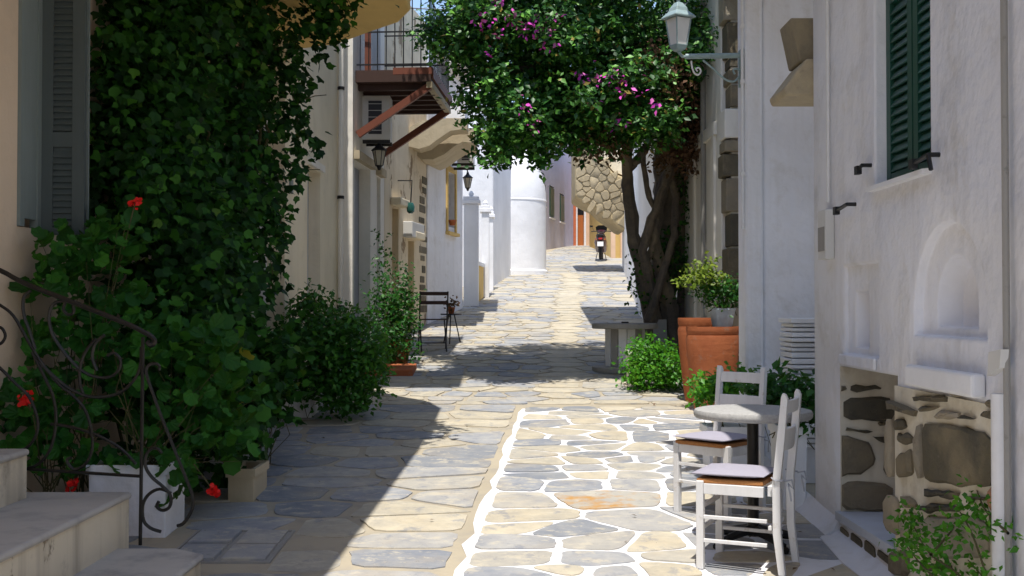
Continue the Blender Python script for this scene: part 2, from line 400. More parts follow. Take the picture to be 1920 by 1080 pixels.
for (a, b, sx, sy, gp) in ((11.8,16.8,.44,.3,.03),(16.8,22.2,.42,.3,.03),(22.2,31,.46,.36,.03),(31,52.5,.6,.5,.03)):
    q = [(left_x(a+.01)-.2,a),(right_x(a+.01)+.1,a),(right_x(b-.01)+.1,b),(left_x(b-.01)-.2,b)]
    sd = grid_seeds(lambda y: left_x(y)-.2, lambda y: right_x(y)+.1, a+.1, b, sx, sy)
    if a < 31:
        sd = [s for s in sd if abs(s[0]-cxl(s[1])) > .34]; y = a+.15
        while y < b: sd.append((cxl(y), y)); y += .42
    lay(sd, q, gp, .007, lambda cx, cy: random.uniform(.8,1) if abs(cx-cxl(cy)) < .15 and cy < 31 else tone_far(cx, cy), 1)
def stone_mb(p, lift, mb):
    n = len(p); cx = sum(a for a,_ in p)/n; cy = sum(b for _,b in p)/n; t1, t2 = random.uniform(-.012,.012), random.uniform(-.012,.012)
    lf = lift + random.uniform(-.002,.006)
    if sum(p[i][0]*p[(i+1)%n][1]-p[(i+1)%n][0]*p[i][1] for i in range(n)) < 0: p = p[::-1]
    v = [(a, b, gz(b)-.01) for a,b in p] + [(a, b, gz(b)+lf+t1*(a-cx)+t2*(b-cy)) for a,b in p]
    mb.add(v, [(i,(i+1)%n,n+(i+1)%n,n+i) for i in range(n)] + [tuple(range(n,2*n))])
def set_tone(o, vals):
    at = o.data.attributes.new('tone', 'FLOAT', 'FACE'); at.data.foreach_set('value', np.asarray(vals, dtype=np.float32))
stones.sort(key=lambda s: min(b for _,b in s[0]))
far = MB(); ft = []
for k, (p, lf, tn, ru) in enumerate(stones):
    if k < 300:
        m = MB(); stone_mb(p, lf, m); o = obj('flagstone', m, M['flag_rust' if ru else 'flag'], street); set_tone(o, [.5 if ru else tn]*len(o.data.polygons))
        if ru: o['label'] = 'large pale flagstone with a rusty orange stain'
    else:
        n0 = len(far.f); stone_mb(p, lf, far); ft += [tn]*(len(far.f)-n0)
o = obj('distant_flagstones', far, M['flag'], street, kind='stuff'); set_tone(o, ft)
# inspection cover of four slabs in a dark frame
t = thing('inspection_cover', 'square inspection cover of four grey slabs in a dark frame, beside the stone steps', 'cover', (MH[0], MH[1], gz(MH[1])))
m = MB(); a, b, z = .27, .33, gz(MH[1])
for (x0,x1,y0,y1) in ((-a-.015,a+.015,-b-.015,-b),(-a-.015,a+.015,b,b+.015),(-a-.015,-a,-b,b),(a,a+.015,-b,b)):
    m.prism([(MH[0]+x, MH[1]+y, gz(MH[1]+y)-.03) for x,y in ((x0,y0),(x1,y0),(x1,y1),(x0,y1))], (0,0,.04))
m.prism([(MH[0]+x, MH[1]+y, gz(MH[1]+y)-.03) for x,y in ((-a+.002,-b+.002),(a-.002,-b+.002),(a-.002,b-.002),(-a+.002,b-.002))], (0,0,.033))
obj('cover_frame', m, M['greywood'], t)
for i in (0,1):
    for j in (0,1):
        x0, x1, y0, y1 = -a+.02+i*a, -.02+i*a, -b+.02+j*b, -.02+j*b
        m = MB(); stone_mb([(MH[0]+x, MH[1]+y) for x,y in ((x0,y0),(x1,y0),(x1,y1),(x0,y1))], .018, m)
        o = obj('slab', m, M['flag'], t); set_tone(o, [random.uniform(.2,.42)]*5)

# ------------------------------------------------------------------ house helpers
def foot_wall(p0, p1, deep, z0, z1):
    """solid body whose street face runs p0 -> p1; deep < 0 goes to the left of the street"""
    return MB().foot([p0, p1, (deep, p1[1]), (deep, p0[1])], z0, z1)
class Face:
    """a street face: u metres along p0->p1, w metres out into the street (w<0 inside the wall), z height"""
    def __init__(s, p0, p1, side):
        s.p = Vector((p0[0], p0[1], 0)); d = Vector((p1[0]-p0[0], p1[1]-p0[1], 0)); s.L = d.length; s.d = d/s.L
        s.n = Vector((s.d.y, -s.d.x, 0)) * (1 if side == 'L' else -1)
    def at(s, u, wv, z): return s.p + s.d*u + s.n*wv + Vector((0,0,z))
    def box(s, mb, u0, u1, w0, w1, z0, z1):
        return mb.obox(s.at((u0+u1)/2,(w0+w1)/2,(z0+z1)/2), s.d*(u1-u0)/2, s.n*(w1-w0)/2, (0,0,(z1-z0)/2))
    def u_at(s, px):
        k = (px-960)/F
        return (k*s.p.y - s.p.x)/(s.d.x - k*s.d.y)
    def pt(s, px, py):
        u = s.u_at(px); q = s.at(u,0,0); return u, P(px, py, q.y).z
def louvre(parent, fc, u0, u1, w, z0, z1, mat, pitch=.05, rails=(), stile=.05, thick=.035):
    """shutter leaf in the face plane: stiles and rails as one frame, slats as sub-parts"""
    m = MB()
    fc.box(m, u0, u0+stile, w-thick, w, z0, z1); fc.box(m, u1-stile, u1, w-thick, w, z0, z1)
    zs = [z0] + list(rails) + [z1]
    for z in zs:
        a, b = max(z0, z-.045), min(z1, z+.045); fc.box(m, u0+stile, u1-stile, w-thick+.002, w-.002, a, b)
    fc.box(m, u0+stile, u1-stile, w-thick+.003, w-thick+.009, z0+.045, z1-.045)
    leaf = obj('shutter', m, mat, parent)
    for za, zb in zip(zs[:-1], zs[1:]):
        z = za+.075
        while z < zb-.06:
            sm = MB(); c = fc.at((u0+u1)/2, w-thick/2+.004, z); up = (fc.n*-.010+Vector((0,0,.021)))
            sm.obox(c, fc.d*((u1-u0)/2-stile), up, up.cross(fc.d).normalized()*.0035); obj('slat', sm, mat, leaf); z += pitch
    return leaf
# ================================================================== near right house (white, green shutters)
XR = 1.87
fR = Face((XR,-8),(XR,6.93),'R')
hR = thing('white_house', 'white house in shade with green louvred shutters and exposed stone at its foot', 'house', (XR,5,0))
def ud(px, X=XR): return X*F/(px-960)
def arch_cut(d0, d1, zb, zt, dep, X=XR, n=14):
    r = abs(d1-d0)/2; c = (d0+d1)/2; zs = zt-r
    pts = [(X-dep+dep-.2, d0, zb)]
    pr = [(d0,zb),(d1,zb)] + [(c+r*math.cos(th), zs+r*math.sin(th)) for th in np.linspace(0, math.pi, n)]
    return MB().prism([(X-.2, y, z) for y,z in pr], (.2+dep,0,0))
cuts = [MB().box(XR-.2, XR+.13, 5.0, 5.76, 2.23, 3.95),
        arch_cut(4.42, 5.22, 1.475, 1.975, .05), arch_cut(4.62, 5.06, 1.515, 1.83, .17),
        MB().box(XR-.2, XR+.03, 5.72, 6.32, 1.345, 1.84), MB().box(XR-.2, XR+.14, 5.97, 6.2, 1.385, 1.69),
        MB().box(XR-.2, XR+.42, 5.45, 6.40, .44, 1.27)]
obj('wall', MB().box(XR, 6, -8, 6.93, -1.2, 7), M['white'], hR, bevel=.016, cuts=cuts, smooth=True)
obj('balcony', MB().box(1.2, XR-.002, 2.0, 7.0, 4.2, 4.4).box(1.32, 3.6, 7.001, 8.38, 4.2, 4.4), M['white2'], hR)  # overhang above view; far section added over the alcove to shade the annex
def fillet(y0, y1, w_, h_):
    m_ = MB(); ks = np.linspace(y0, y1, 9)
    for y_ in ks:
        g_ = gz(y_); r_ = random.uniform(.85,1.15); m_.v += [Vector((XR+.002,y_,g_-.03)),Vector((XR-w_*r_,y_,g_-.03)),Vector((XR-w_*r_,y_,g_+.012)),Vector((XR-w_*.4,y_,g_+h_*.35)),Vector((XR+.002,y_,g_+h_*r_))]
    for i in range(8):
        for k in range(5): m_.f.append((i*5+k,i*5+(k+1)%5,i*5+5+(k+1)%5,i*5+5+k))
    m_.f += [(4,3,2,1,0), tuple(40+k for k in range(5))]; obj('base_fillet', m_, M['mortar_w'], hR, smooth=True)
fillet(6.42, 8.3, .09, .12); fillet(2, 6.41, .13, .06)
for (d0,d1) in ((5.0,5.375),(5.385,5.76)):
    louvre(hR, fR, d0+8+.004, d1+8-.004, -.06, 2.24, 3.95, M['shut_green'], .047, (3.2,), .06)
obj('window_sill', MB().prism([(XR-.045,4.98,2.2),(XR-.045,4.98,2.222),(XR+.08,4.98,2.236),(XR+.08,4.98,2.2)],(0,.8,0)), M['white2'], hR)
for (px,py,L) in ((1762,290,.17),(1605,383,.18),(1634,310,.05)):
    q = PX(px,py,XR); m = MB(); m.tube([q+Vector((.01,0,0)), q+Vector((-.05,0,0)), q+Vector((-.055,L,-.02))], .011, 6)
    if px == 1762: m.tube([q+Vector((-.05,0,.0)), q+Vector((-.05,-.03,-.07))], .010, 6)
    m.obox(q+Vector((-.055,L,-.02)), (.013,0,0),(0,.025,0),(0,0,.022)); obj('shutter_catch', m, M['iron_black'], hR)
q0 = PX(1550,380,XR-.03); obj('conduit', MB().tube([(XR-.02,q0.y,q0.z),(XR-.02,q0.y,5)], .012, 6), M['pipe'], hR)
a, b = PX(1565,392,XR), PX(1551,488,XR)
mbx = obj('meter_box', MB().box(XR-.055, XR-.001, a.y, b.y, b.z, a.z), M['metalw'], hR, bevel=.006)
obj('meter_plate', MB().box(XR-.059, XR-.0555, a.y+.015, b.y-.015, b.z+.05, b.z+.19), M['greywood'], mbx)
a, b = PX(1720,690,XR), PX(1850,735,XR)
obj('plaster_ledge', MB().box(XR-.06, XR-.001, b.y, a.y, 1.245, 1.34), M['white2'], hR, bevel=.012)
obj('lower_ledge', MB().box(XR-.02, XR-.001, 5.74, 6.36, 1.28, 1.342), M['white'], hR, bevel=.008)
# exposed rubble at the foot: pale mortar panel, then each stone
def c2o(x, y): return 1540 + x/2.571, 660 + y/2.571
obj('mortar_panel', MB().box(XR-.012, XR-.001, 4.26, 5.448, .1, 1.225), M['mort_wall'], hR)
obj('mortar_panel', MB().box(XR+.001, XR+.415, 6.385, 6.398, .442, 1.268), M['mort_wall'], hR)
obj('sill_slab', MB().box(XR-.03, XR+.41, 5.43, 6.4, .40, .446), M['sill'], hR); 
FACE_ST = [([(510,345),(600,340),(850,395),(850,640),(760,655),(560,630),(515,610)],.3),([(478,350),(506,345),(510,600),(485,605)],.7),
 ([(380,320),(420,325),(430,365),(370,372)],.25),([(385,392),(440,390),(462,430),(420,452),(388,430)],.35),([(400,490),(455,470),(460,600),(385,610)],.45),
 ([(335,225),(480,280),(470,310),(340,275)],.45),([(465,210),(625,218),(620,238),(470,238)],.2),([(525,655),(690,680),(670,700),(520,695)],.12),
 ([(485,745),(600,730),(715,755),(640,772),(490,768)],.12),([(495,790),(830,800),(830,1000),(495,990)],.8),([(405,775),(485,775),(490,940),(410,930)],.75),
 ([(400,690),(480,715),(470,755),(420,750)],.5),([(825,230),(880,230),(885,265),(830,270)],.35),([(845,645),(880,645),(880,770),(845,760)],1.0),
 ([(505,262),(585,262),(560,278),(490,284)],.4),([(690,305),(770,315),(760,325),(700,320)],.15),([(335,330),(360,325),(365,600),(335,600)],.75),
 ([(332,690),(390,700),(395,880),(332,860)],.7),([(355,960),(440,960),(440,1080),(360,1080)],.5),([(500,1030),(640,1020),(650,1060),(520,1060)],.3),
 ([(640,180),(780,190),(790,215),(650,212)],.7),([(720,690),(830,690),(825,712),(740,712)],.25),([(590,285),(690,290),(680,318),(560,325)],.8),([(805,285),(845,285),(845,320),(808,318)],.05)]
def rubble(outl, to3, pr, tn):
    p = []
    for i in range(len(outl)):
        a_, b_ = outl[i], outl[(i+1)%len(outl)]; L_ = math.hypot(b_[0]-a_[0], b_[1]-a_[1]); k_ = max(1, min(4, int(L_/.05)))
        for j in range(k_): p.append((a_[0]+(b_[0]-a_[0])*j/k_+random.gauss(0,.004), a_[1]+(b_[1]-a_[1])*j/k_+random.gauss(0,.004)))
    n_ = len(p); cx_ = sum(a for a,_ in p)/n_; cz_ = sum(b for _,b in p)/n_; m = MB()
    sz_ = min(max(a for a,_ in p)-min(a for a,_ in p), max(b for _,b in p)-min(b for _,b in p)); e_ = max(.55, 1-.03/max(sz_,.02))
    for kk, hh in ((1,-.006),(1,pr*.45),(e_,pr),(e_*.55,pr)):
        for a_, b_ in p: m.v.append(to3(cx_+(a_-cx_)*kk, cz_+(b_-cz_)*kk, hh+(random.gauss(0,.1*pr) if kk < 1 else 0)))
    m.v.append(to3(cx_, cz_, pr*random.uniform(.9,1.3)))
    for r_ in range(3): m.f += [(r_*n_+k, r_*n_+(k+1)%n_, (r_+1)*n_+(k+1)%n_, (r_+1)*n_+k) for k in range(n_)]
    m.f += [(3*n_+k, 3*n_+(k+1)%n_, 4*n_) for k in range(n_)]
    o = obj('stone', m, M['rub'], hR, smooth=True); set_tone(o, [tn]*len(o.data.polygons))
for poly, tn in FACE_ST:
    pr = random.uniform(.014,.024)
    pts = [PX(*c2o(x,y), XR) for x,y in poly]; p2 = chaikin([(q.y,q.z) for q in pts], 1, .16); rubble(p2, lambda a, b, h: Vector((XR-.012-h, a, b)), pr*1.5, tn)
JAMB_ST = [([(135,160),(290,165),(285,185),(135,185)],.15),([(105,225),(330,210),(352,300),(330,330),(110,330)],.08),([(115,368),(245,380),(230,392),(120,384)],.2),
 ([(80,400),(140,410),(240,450),(262,530),(200,590),(100,600),(78,560)],.5),([(90,625),(345,630),(340,765),(80,760)],.6),([(245,410),(325,410),(325,440),(280,430)],.1),
 ([(308,450),(330,450),(330,590),(305,590)],.12),([(80,165),(120,160),(118,185),(82,190)],.4),([(270,340),(330,338),(330,352),(275,352)],.2)]
for poly, tn in JAMB_ST:
    p2 = [(P(*c2o(x,y),6.38).x, P(*c2o(x,y),6.38).z) for x,y in poly]; p2 = chaikin(p2, 1, .16); rubble(p2, lambda a, b, h: Vector((max(XR+.004,a), 6.385-h, max(.448,min(1.265,b)))), random.uniform(.02,.034), tn)
y0 = 5.46
while y0 < 6.3:
    L_ = random.uniform(.14,.34); h_ = random.uniform(.035,.075); z_ = random.uniform(.3,.385-h_); ya = y0; y0 += L_+.03
    m = MB().prism([(XR-.001,y_,zz_) for y_,zz_ in chaikin([(ya,z_),(ya+L_,z_+.01),(ya+L_-.01,z_+h_),(ya+.02,z_+h_-.01)],1,.12)],(-.009,0,0)); o = obj('stone', m, M['rub'], hR, bevel=.005); set_tone(o, [random.uniform(.15,.6)]*len(o.data.polygons))
# corbel of bare stone on the corner
m = MB().prism([P(1482,33,7.12),P(1560,33,7.12),P(1560,118,7.12),P(1500,116,7.12)],(0,.3,0))
o = obj('corner_stone', m, M['rough_st'], hR, bevel=.012); set_tone(o, [.0]*len(o.data.polygons))
m = MB().prism([P(1512,110,7.02),P(1560,110,7.02),P(1560,179,7.02),P(1474,179,7.02),P(1469,166,7.02)],(0,.4,0))
o = obj('corner_stone', m, M['rough_st'], hR, bevel=.012); set_tone(o, [.75]*len(o.data.polygons))
# white drainpipe at the right edge
dp = thing('drainpipe', 'white drainpipe with a hopper at the right edge of the view', 'pipe', (XR-.05, 4.27, 0))
yq = ud(1896)
obj('pipe', MB().tube([(XR-.05,yq,-.2),(XR-.05,yq,1.28)], .028, 10), M['pipe'], dp, smooth=True)
obj('pipe', MB().tube([(XR-.03,4.17,-.2),(XR-.03,4.17,5)], .014, 8), M['greywood'], dp, smooth=True)
obj('hopper', MB().prism([PX(1868,660,XR-.03),PX(1892,655,XR-.03),PX(1889,690,XR-.03),PX(1866,705,XR-.03)],(-.03,0,0)), M['metalw'], dp)

# ================================================================== wall end L with its stack of white slabs
hL = thing('white_annex', 'narrow white wall end behind the cafe chairs, holding the street lantern', 'wall', (2.3,8.5,gz(8.5)))
obj('wall', MB().box(1.905,3.8,8.5,8.72,-.2,7), M['white'], hL, bevel=.02)
obj('pilaster', MB().box(1.76,1.903,8.46,8.72,-.2,7), M['white'], hL, bevel=.025)
obj('wall', MB().box(3.0,3.8,8.74,12.3,-.2,7), M['white'], hL)
st = thing('slab_stack', 'stack of whitewashed stone slabs in the corner behind the planters', 'stones', (1.98,7.9,gz(7.9)))
z = P(1500,705,7.9).z - .5; k = 0
zt = P(1500,600,7.9).z
while z < zt:
    h = random.uniform(.028,.05); xa = P(1481,650,7.9).x + random.uniform(-.012,.012); yo = random.uniform(-.02,.02)
    obj('slab', MB().box(xa, 2.2, 7.85+yo, 8.2, z, z+h-.008), M['white2'], st, bevel=.006); z += h
obj('backing', MB().box(1.99,2.18,7.93,8.18,gz(8),zt-.03), M['white'], st)

# ================================================================== right: recessed cream house with stone pillar, then the far white wall
hC = thing('cream_house', 'cream house behind the tree trunk with a rustic stone pillar at its corner', 'house', (2.35,14,gz(14)))
obj('wall', MB().box(2.36,6,12.62,15.35,-.2,6.5), M['cream_c'], hC, bevel=.02)
m = MB(); y0 = ud(1322, 2.36)
obj('downpipe', MB().tube([(2.33,13.6,.2),(2.33,13.6,6.4)], .035, 8), M['greywood'], hC, smooth=True)
obj('door_frame', MB().box(2.325,2.358,12.9,13.05,gz(13)-.1,3.6).box(2.325,2.358,14.3,14.45,gz(14)-.1,3.6).box(2.32,2.357,12.85,14.5,3.602,3.75), M['cream_c'], hC)
zz = gz(12.5)-.05
while zz < 5.4:
    h = random.uniform(.12,.42); x0 = 2.37 + random.uniform(-.05,.04)
    cap = 3.35 < zz < 3.6
    o = obj('quoin_stone', MB().box(x0-(.05 if cap else 0), 2.95, 12.3+random.uniform(-.03,.03), 12.615, zz+.012, zz+h-.012), M['cream_c'] if cap else M['rub'], hC, bevel=.014); set_tone(o, [random.choice((.15,.35,.5,.65,.8))]*len(o.data.polygons)); zz += h
obj('pillar_core', MB().box(2.42,2.94,12.34,12.612,gz(12.5)-.1,5.4), M['mort_wall'], hC)
hW = thing('white_wall_house', 'long white house on the right of the street beyond the tree', 'house', (2.5,24,gz(24)))
obj('wall', MB().foot([(2.36,15.4),(2.39,21),(3.3,33.5),(7,33.5),(7,15.4)], 0, 6.6), M['white2'], hW)
obj('balcony', MB().box(1.25,2.4,17.9,21.4,4.9,5.1), M['white2'], hW)
obj('plinth', MB().foot([(2.31,15.4),(2.34,21),(3.25,33.5),(3.32,33.5),(2.41,21),(2.38,15.4)], 0, 1.35), M['white'], hW)
# rough stone cantilever hanging out of that house
kc = thing('stone_cantilever', 'bulging tan stone underside of a cantilevered upper storey, above the scooter', 'overhang', P(1150,300,31.5))
pp_ = [(1079,262),(1105,272),(1130,300),(1150,324),(1174,334),(1174,432),(1164,428),(1150,416),(1132,404),(1118,390),(1097,380),(1079,369)]
prof = [P(x,y,31.2) for x,y in pp_]
obj('mass', MB().prism(prof,(0,2.2,0)), M['gold'], kc, bevel=.05)
obj('upper_wall', MB().prism([P(x,y,31.35) for x,y in ((1082,225),(1174,225),(1174,331),(1150,321),(1130,297),(1105,269),(1082,260))],(0,2,0)), M['cream_b'], kc)
q = [(v.x,v.z) for v in prof]
def inpoly(x, z, poly):
    c_ = False; n_ = len(poly)
    for i in range(n_):
        (xa,za),(xb,zb_) = poly[i], poly[(i+1)%n_]
        if (za > z) != (zb_ > z) and x < (xb-xa)*(z-za)/(zb_-za)+xa: c_ = not c_
    return c_
x0_, x1_ = q[0][0], q[4][0]; z0_, z1_ = q[5][1], q[0][1]; sd = []
for j in range(17):
    for i in range(6):
        a_ = (x0_+(i+.5*(j%2)+random.uniform(-.4,.4))*.34, z0_+(j+random.uniform(-.35,.35))*.145)
        if inpoly(*a_, q): sd.append(a_)
for i, poly in cells(sd, [(x0_,z0_),(x1_,z0_),(x1_,z1_),(x0_,z1_)], .002):
    cx_, cz_ = sd[i]; p2 = []
    for x_, z_ in poly:
        k_ = 1.0
        while k_ > .3 and not inpoly(cx_+(x_-cx_)*k_*1.03, cz_+(z_-cz_)*k_*1.03, q): k_ -= .05
        p2.append((cx_+(x_-cx_)*k_, cz_+(z_-cz_)*k_))
    p2 = chaikin(p2, 1, .2); m = MB(); n_ = len(p2); dp = random.uniform(.008,.05)
    m.v = [Vector((x_,31.19,z_)) for x_,z_ in p2] + [Vector((cx_+(x_-cx_)*.82,31.19-dp,cz_+(z_-cz_)*.82)) for x_,z_ in p2]
    m.f = [(k,(k+1)%n_,n_+(k+1)%n_,n_+k) for k in range(n_)] + [tuple(range(n_,2*n_))]
    o = obj('stone', m, M['rough_st'], kc, smooth=True); set_tone(o, [random.uniform(.3,.6)]*len(o.data.polygons))
hY = thing('yellow_house', 'yellow plastered house corner beside the parked scooter', 'house', (4,38,gz(38)))
a = P(1146,480,39).x
obj('wall', MB().box(a,9,39,50,2,8.5), M['ochre'], hY)
obj('pilaster', MB().box(a-.02,a+.14,38.9,38.998,2,8.4).box(a+.32,a+.5,38.9,38.998,2,8.4), M['peach'], hY)

# ================================================================== far end: lilac house and peach house
fH = Face((.95,44),(2.85,52),'L')
hH = thing('lilac_house', 'pale lilac house at the end of the street with green shutters', 'house', (1.9,48,gz(48)))
wins = []
for (x0,x1,y0,y1) in ((1012,1022,340,385),(1030.5,1038.5,349,408),(1050,1057.5,364,416)):
    u0, zt_ = fH.pt(x0, y0); u1, zb_ = fH.pt(x1, y1); wins.append((u0,u1,zb_,zt_))
obj('wall', foot_wall((.95,44),(2.85,52),-5,2,9.3), M['lilac'], hH, cuts=[fH.box(MB(),u0-.05,u1+.05,-.12,.3,zb_-.05,zt_+.05) for u0,u1,zb_,zt_ in wins])
for u0,u1,zb_,zt_ in wins:
    um = (u0+u1)/2; wf = obj('window', fH.box(MB(),u0,u1,-.05,-.02,zb_,zt_), M['shut_frame'], hH)
    for a,b in ((u0+.03,um-.015),(um+.015,u1-.03)): obj('shutter', fH.box(MB(),a,b,-.018,.03,zb_+.03,zt_-.03), M['shut_green'], wf)
    obj('window_sill', fH.box(MB(),u0-.08,u1+.08,-.04,.06,zb_-.1,zb_-.052), M['white2'], hH)
m = MB(); pts = [P(1046,258,51.5),P(1060,262,51.5),P(1080,282,51.5),P(1080,290,51.5),P(1056,290,51.5)]
obj('roof', MB().prism(pts,(0,3,0)), M['tile_red'], hH)
obj('chimney', MB().box(P(1053,240,53).x,P(1068,240,53).x,52.6,53.3,8.6,P(1060,235,53).z), M['red'], hH)
hP = thing('peach_house', 'sunlit peach house closing the street with orange doors', 'house', (4,52.2,gz(52)))
drs = [(1083,1095,383,459),(1113.5,1123.5,385,457)]
dw = []
for (x0,x1,y0,y1) in drs: dw.append((P(x0,y1,52.2).x, P(x1,y1,52.2).x, gz(52.2)-.02, P(x1,y0,52.2).z))
obj('wall', MB().box(2.84,9.5,52.2,58,2,9.6), M['peach'], hP, cuts=[MB().box(a,b,51.8,52.42,c-.5,d) for a,b,c,d in dw])
for a,b,c,d in dw:
    dm = obj('door', MB().box(a+.02,b-.02,52.32,52.38,c,d-.5), M['orangedoor'], hP); obj('transom', MB().box(a+.02,b-.02,52.33,52.37,d-.48,d-.02), M['dark'], dm)
    fr = MB()
    for e in (a-.09,b+.005): fr.box(e,e+.085,52.15,52.199,c,d+.05)
    fr.box(a-.09,b+.09,52.148,52.198,d+.052,d+.15); obj('door_frame', fr, M['white2'], hP)
obj('cornice', MB().box(2.86,9.5,52.06,52.198,8.9,9.1), M['white2'], hP)
x0 = P(1079,400,52.2).x; obj('pilaster', MB().box(2.86,x0+.02,52.1,52.196,2,8.88), M['tile_red'], hP)

# ================================================================== left: chapel with apse, gate pillars
ch = thing('white_chapel', 'bright white chapel with a rounded apse and half dome jutting into the street', 'chapel', (0,30,gz(30)))
obj('wall', MB().foot([(-.45,27),(.06,31.3),(.06,35),(-6,35),(-6,27)], .5, 5.85), M['white2'], ch, bevel=.04)
obj('upper_wall', MB().foot([(-.75,27.3),(-.3,31.3),(-.3,35),(-6,35),(-6,27.3)], 5.852, 7.4), M['white2'], ch)
ac = Vector((.03,31.45,0)); ra = .93; zb = P(990,372,30.6).z; zt_ = P(975,292,31).z
obj('apse', MB().lathe([(ra,1.0),(ra,zb-.03),(ra+.012,zb-.028),(ra+.012,zb+.01),(ra+.002,zb+.03)], ac, 36), M['white2'], ch, smooth=True)
obj('apse_dome', MB().lathe([(ra*math.cos(t_)**.95+.002, zb+.034+(zt_-zb)*1.25*math.sin(t_)**1.1) for t_ in np.linspace(0,1.5,12)], ac, 36), M['white2'], ch, smooth=True)
obj('apse_plinth', MB().lathe([(ra+.06,1.0),(ra+.06,gz(31)+.08),(ra+.01,gz(31)+.12)], ac, 36), M['white2'], ch, smooth=True)
for k, (xa, xb, ytop, ybase, d, lab) in enumerate(((869,897,382,575,22.6,'wide shaded white gate pillar nearest the window house'),(903,917,398,545,24.4,'slim white gate pillar, middle one of the three before the chapel'),(916,925,408,528,25.9,'slim white gate pillar nearest the chapel wall'))):
    a, b = P(xa,500,d).x, P(xb,500,d).x; zt_ = P(xa,ytop,d).z; dep = .32
    g = thing('gate_pillar', lab, 'pillar', ((a+b)/2,d+dep/2,gz(d)), 'gate pillars before the chapel')
    obj('shaft', MB().box(a,b,d,d+dep,gz(d)-.1,zt_), M['white2'], g, bevel=.01)
    obj('capital', MB().box(a-.04,b+.04,d-.04,d+dep+.04,zt_+.001,zt_+.08).box(a-.01,b+.01,d-.01,d+dep+.01,zt_+.082,zt_+.15), M['white2'], g, bevel=.01)
    obj('finial', MB().lathe([(.02,0),(.04,.02),(.055,.07),(.03,.11),(.01,.13)], ((a+b)/2,d+dep/2,zt_+.15), 10), M['white2'], g, smooth=True)
gw = thing('garden_wall', 'low ochre stained wall between the gate pillars', 'wall', (-.7,23.6,gz(23.6)))
obj('wall', MB().foot([(-.74,22.93),(-.62,24.39),(-.75,24.39),(-.87,22.93)], 1.2, gz(23.6)+.75), M['ochre'], gw)
obj('coping', MB().foot([(-.71,22.93),(-.59,24.39),(-.78,24.39),(-.9,22.93)], gz(23.6)+.752, gz(23.6)+.83), M['white2'], gw)

# ================================================================== left row: E (white with ochre window), D (peeling), C (balcony), B (cream), A (near)
fE = Face((-1.48,19.6),(-.98,22.2),'L')
hE = thing('white_window_house', 'white house with an ochre framed window, in the left row', 'house', (-1.2,21,gz(21)))
u0,zt_ = fE.pt(838,320); u1,zb_ = fE.pt(852,428)
obj('wall', foot_wall((-1.48,19.6),(-.98,22.2),-6,.5,6.4), M['white'], hE, cuts=[fE.box(MB(),u0,u1,-.18,.3,zb_,zt_)])
fm = MB(); fE.box(fm,u0-.09,u0,-.002,.03,zb_-.1,zt_+.1); fE.box(fm,u1,u1+.09,-.002,.03,zb_-.1,zt_+.1); fE.box(fm,u0,u1,.0,.028,zt_,zt_+.1); fE.box(fm,u0-.12,u1+.12,-.003,.08,zb_-.16,zb_-.102)
wn = obj('window', fm, M['ochre'], hE); obj('pane', fE.box(MB(),u0,u1,-.17,-.14,zb_,zt_), M['dark'], wn); obj('shutter', fE.box(MB(),u0+.01,u0+.25,-.12,-.08,zb_+.02,zt_-.02), M['ochre'], wn)
m = MB(); q = fE.at(u0+.1,.08,zb_+.02); m.lathe([(.05,0),(.08,.1),(.07,.1)], q, 10); obj('window_pot', m, M['terra'], hE)
def ac_unit(c, hw, hd, hh, label, facing=(0,-1)):
    t_ = thing('air_conditioner', label, 'air conditioner', c, 'outdoor air conditioning units'); c = Vector(c)
    obj('casing', MB().box(c.x-hw,c.x+hw,c.y-hd,c.y+hd,c.z-hh,c.z+hh), M['metalw'], t_, bevel=.01)
    obj('grille', MB().box(c.x-hw*.45,c.x+hw*.45,c.y-hd-.012,c.y-hd-.001,c.z-hh*.75,c.z+hh*.75), M['dark'], t_)
    for k in range(5): zz_ = c.z-hh*.6+k*hh*.3; obj('grille_bar', MB().box(c.x-hw*.45,c.x+hw*.45,c.y-hd-.018,c.y-hd-.013,zz_,zz_+.008), M['metalw'], t_)
    obj('bracket', MB().box(c.x-hw-.1,c.x+hw,c.y-hd+.02,c.y-hd+.05,c.z-hh-.05,c.z-hh-.001).box(c.x-hw-.1,c.x+hw,c.y+hd-.05,c.y+hd-.02,c.z-hh-.05,c.z-hh-.001), M['iron'], t_)
    return t_
q = P(874,290,21.0); ac_unit(q,.15,.35,.2,'cream air conditioner high on the corner below the tan balcony')
# tan scalloped balcony over D/E
bl = [P(745,258,17.6),P(770,282,17.6)]
tb = thing('scalloped_balcony', 'weathered tan balcony with a scalloped underside', 'balcony', (-1.2,19,4.4))
def wave(px0,px1,d,dep,name,prof,mat):
    pts = [P(x,y,d) for x,y in prof]; obj(name, MB().prism(pts,(0,dep,0)), mat, tb)
wave(0,0,18.3,.5,'slab',[(748,250),(765,274),(785,279),(805,273),(825,258),(845,245),(862,243),(876,243),(876,224),(835,222),(790,226)],M['tan_conc'])
wave(0,0,18.9,1.6,'slab',[(780,240),(780,290),(792,299),(812,299),(832,290),(850,276),(866,266),(890,268),(890,240)],M['tan_conc'])
obj('parapet', MB().prism([P(836,183,19),P(872,183,19),P(872,222,19),P(836,221,19)],(0,1.6,0)), M['white2'], tb)
fD = Face((-1.92,16.8),(-1.5,19.58),'L')
hD = thing('peeling_house', 'cream house with flaking plaster and narrow doorways, in the left row', 'house', (-1.7,18,gz(18)))
do = []
for (x0,x1,yt_) in ((735,747,388),(765,776,450)):
    u0,zt_ = fD.pt(x0,yt_); u1,_ = fD.pt(x1,yt_); do.append((u0,u1,zt_))
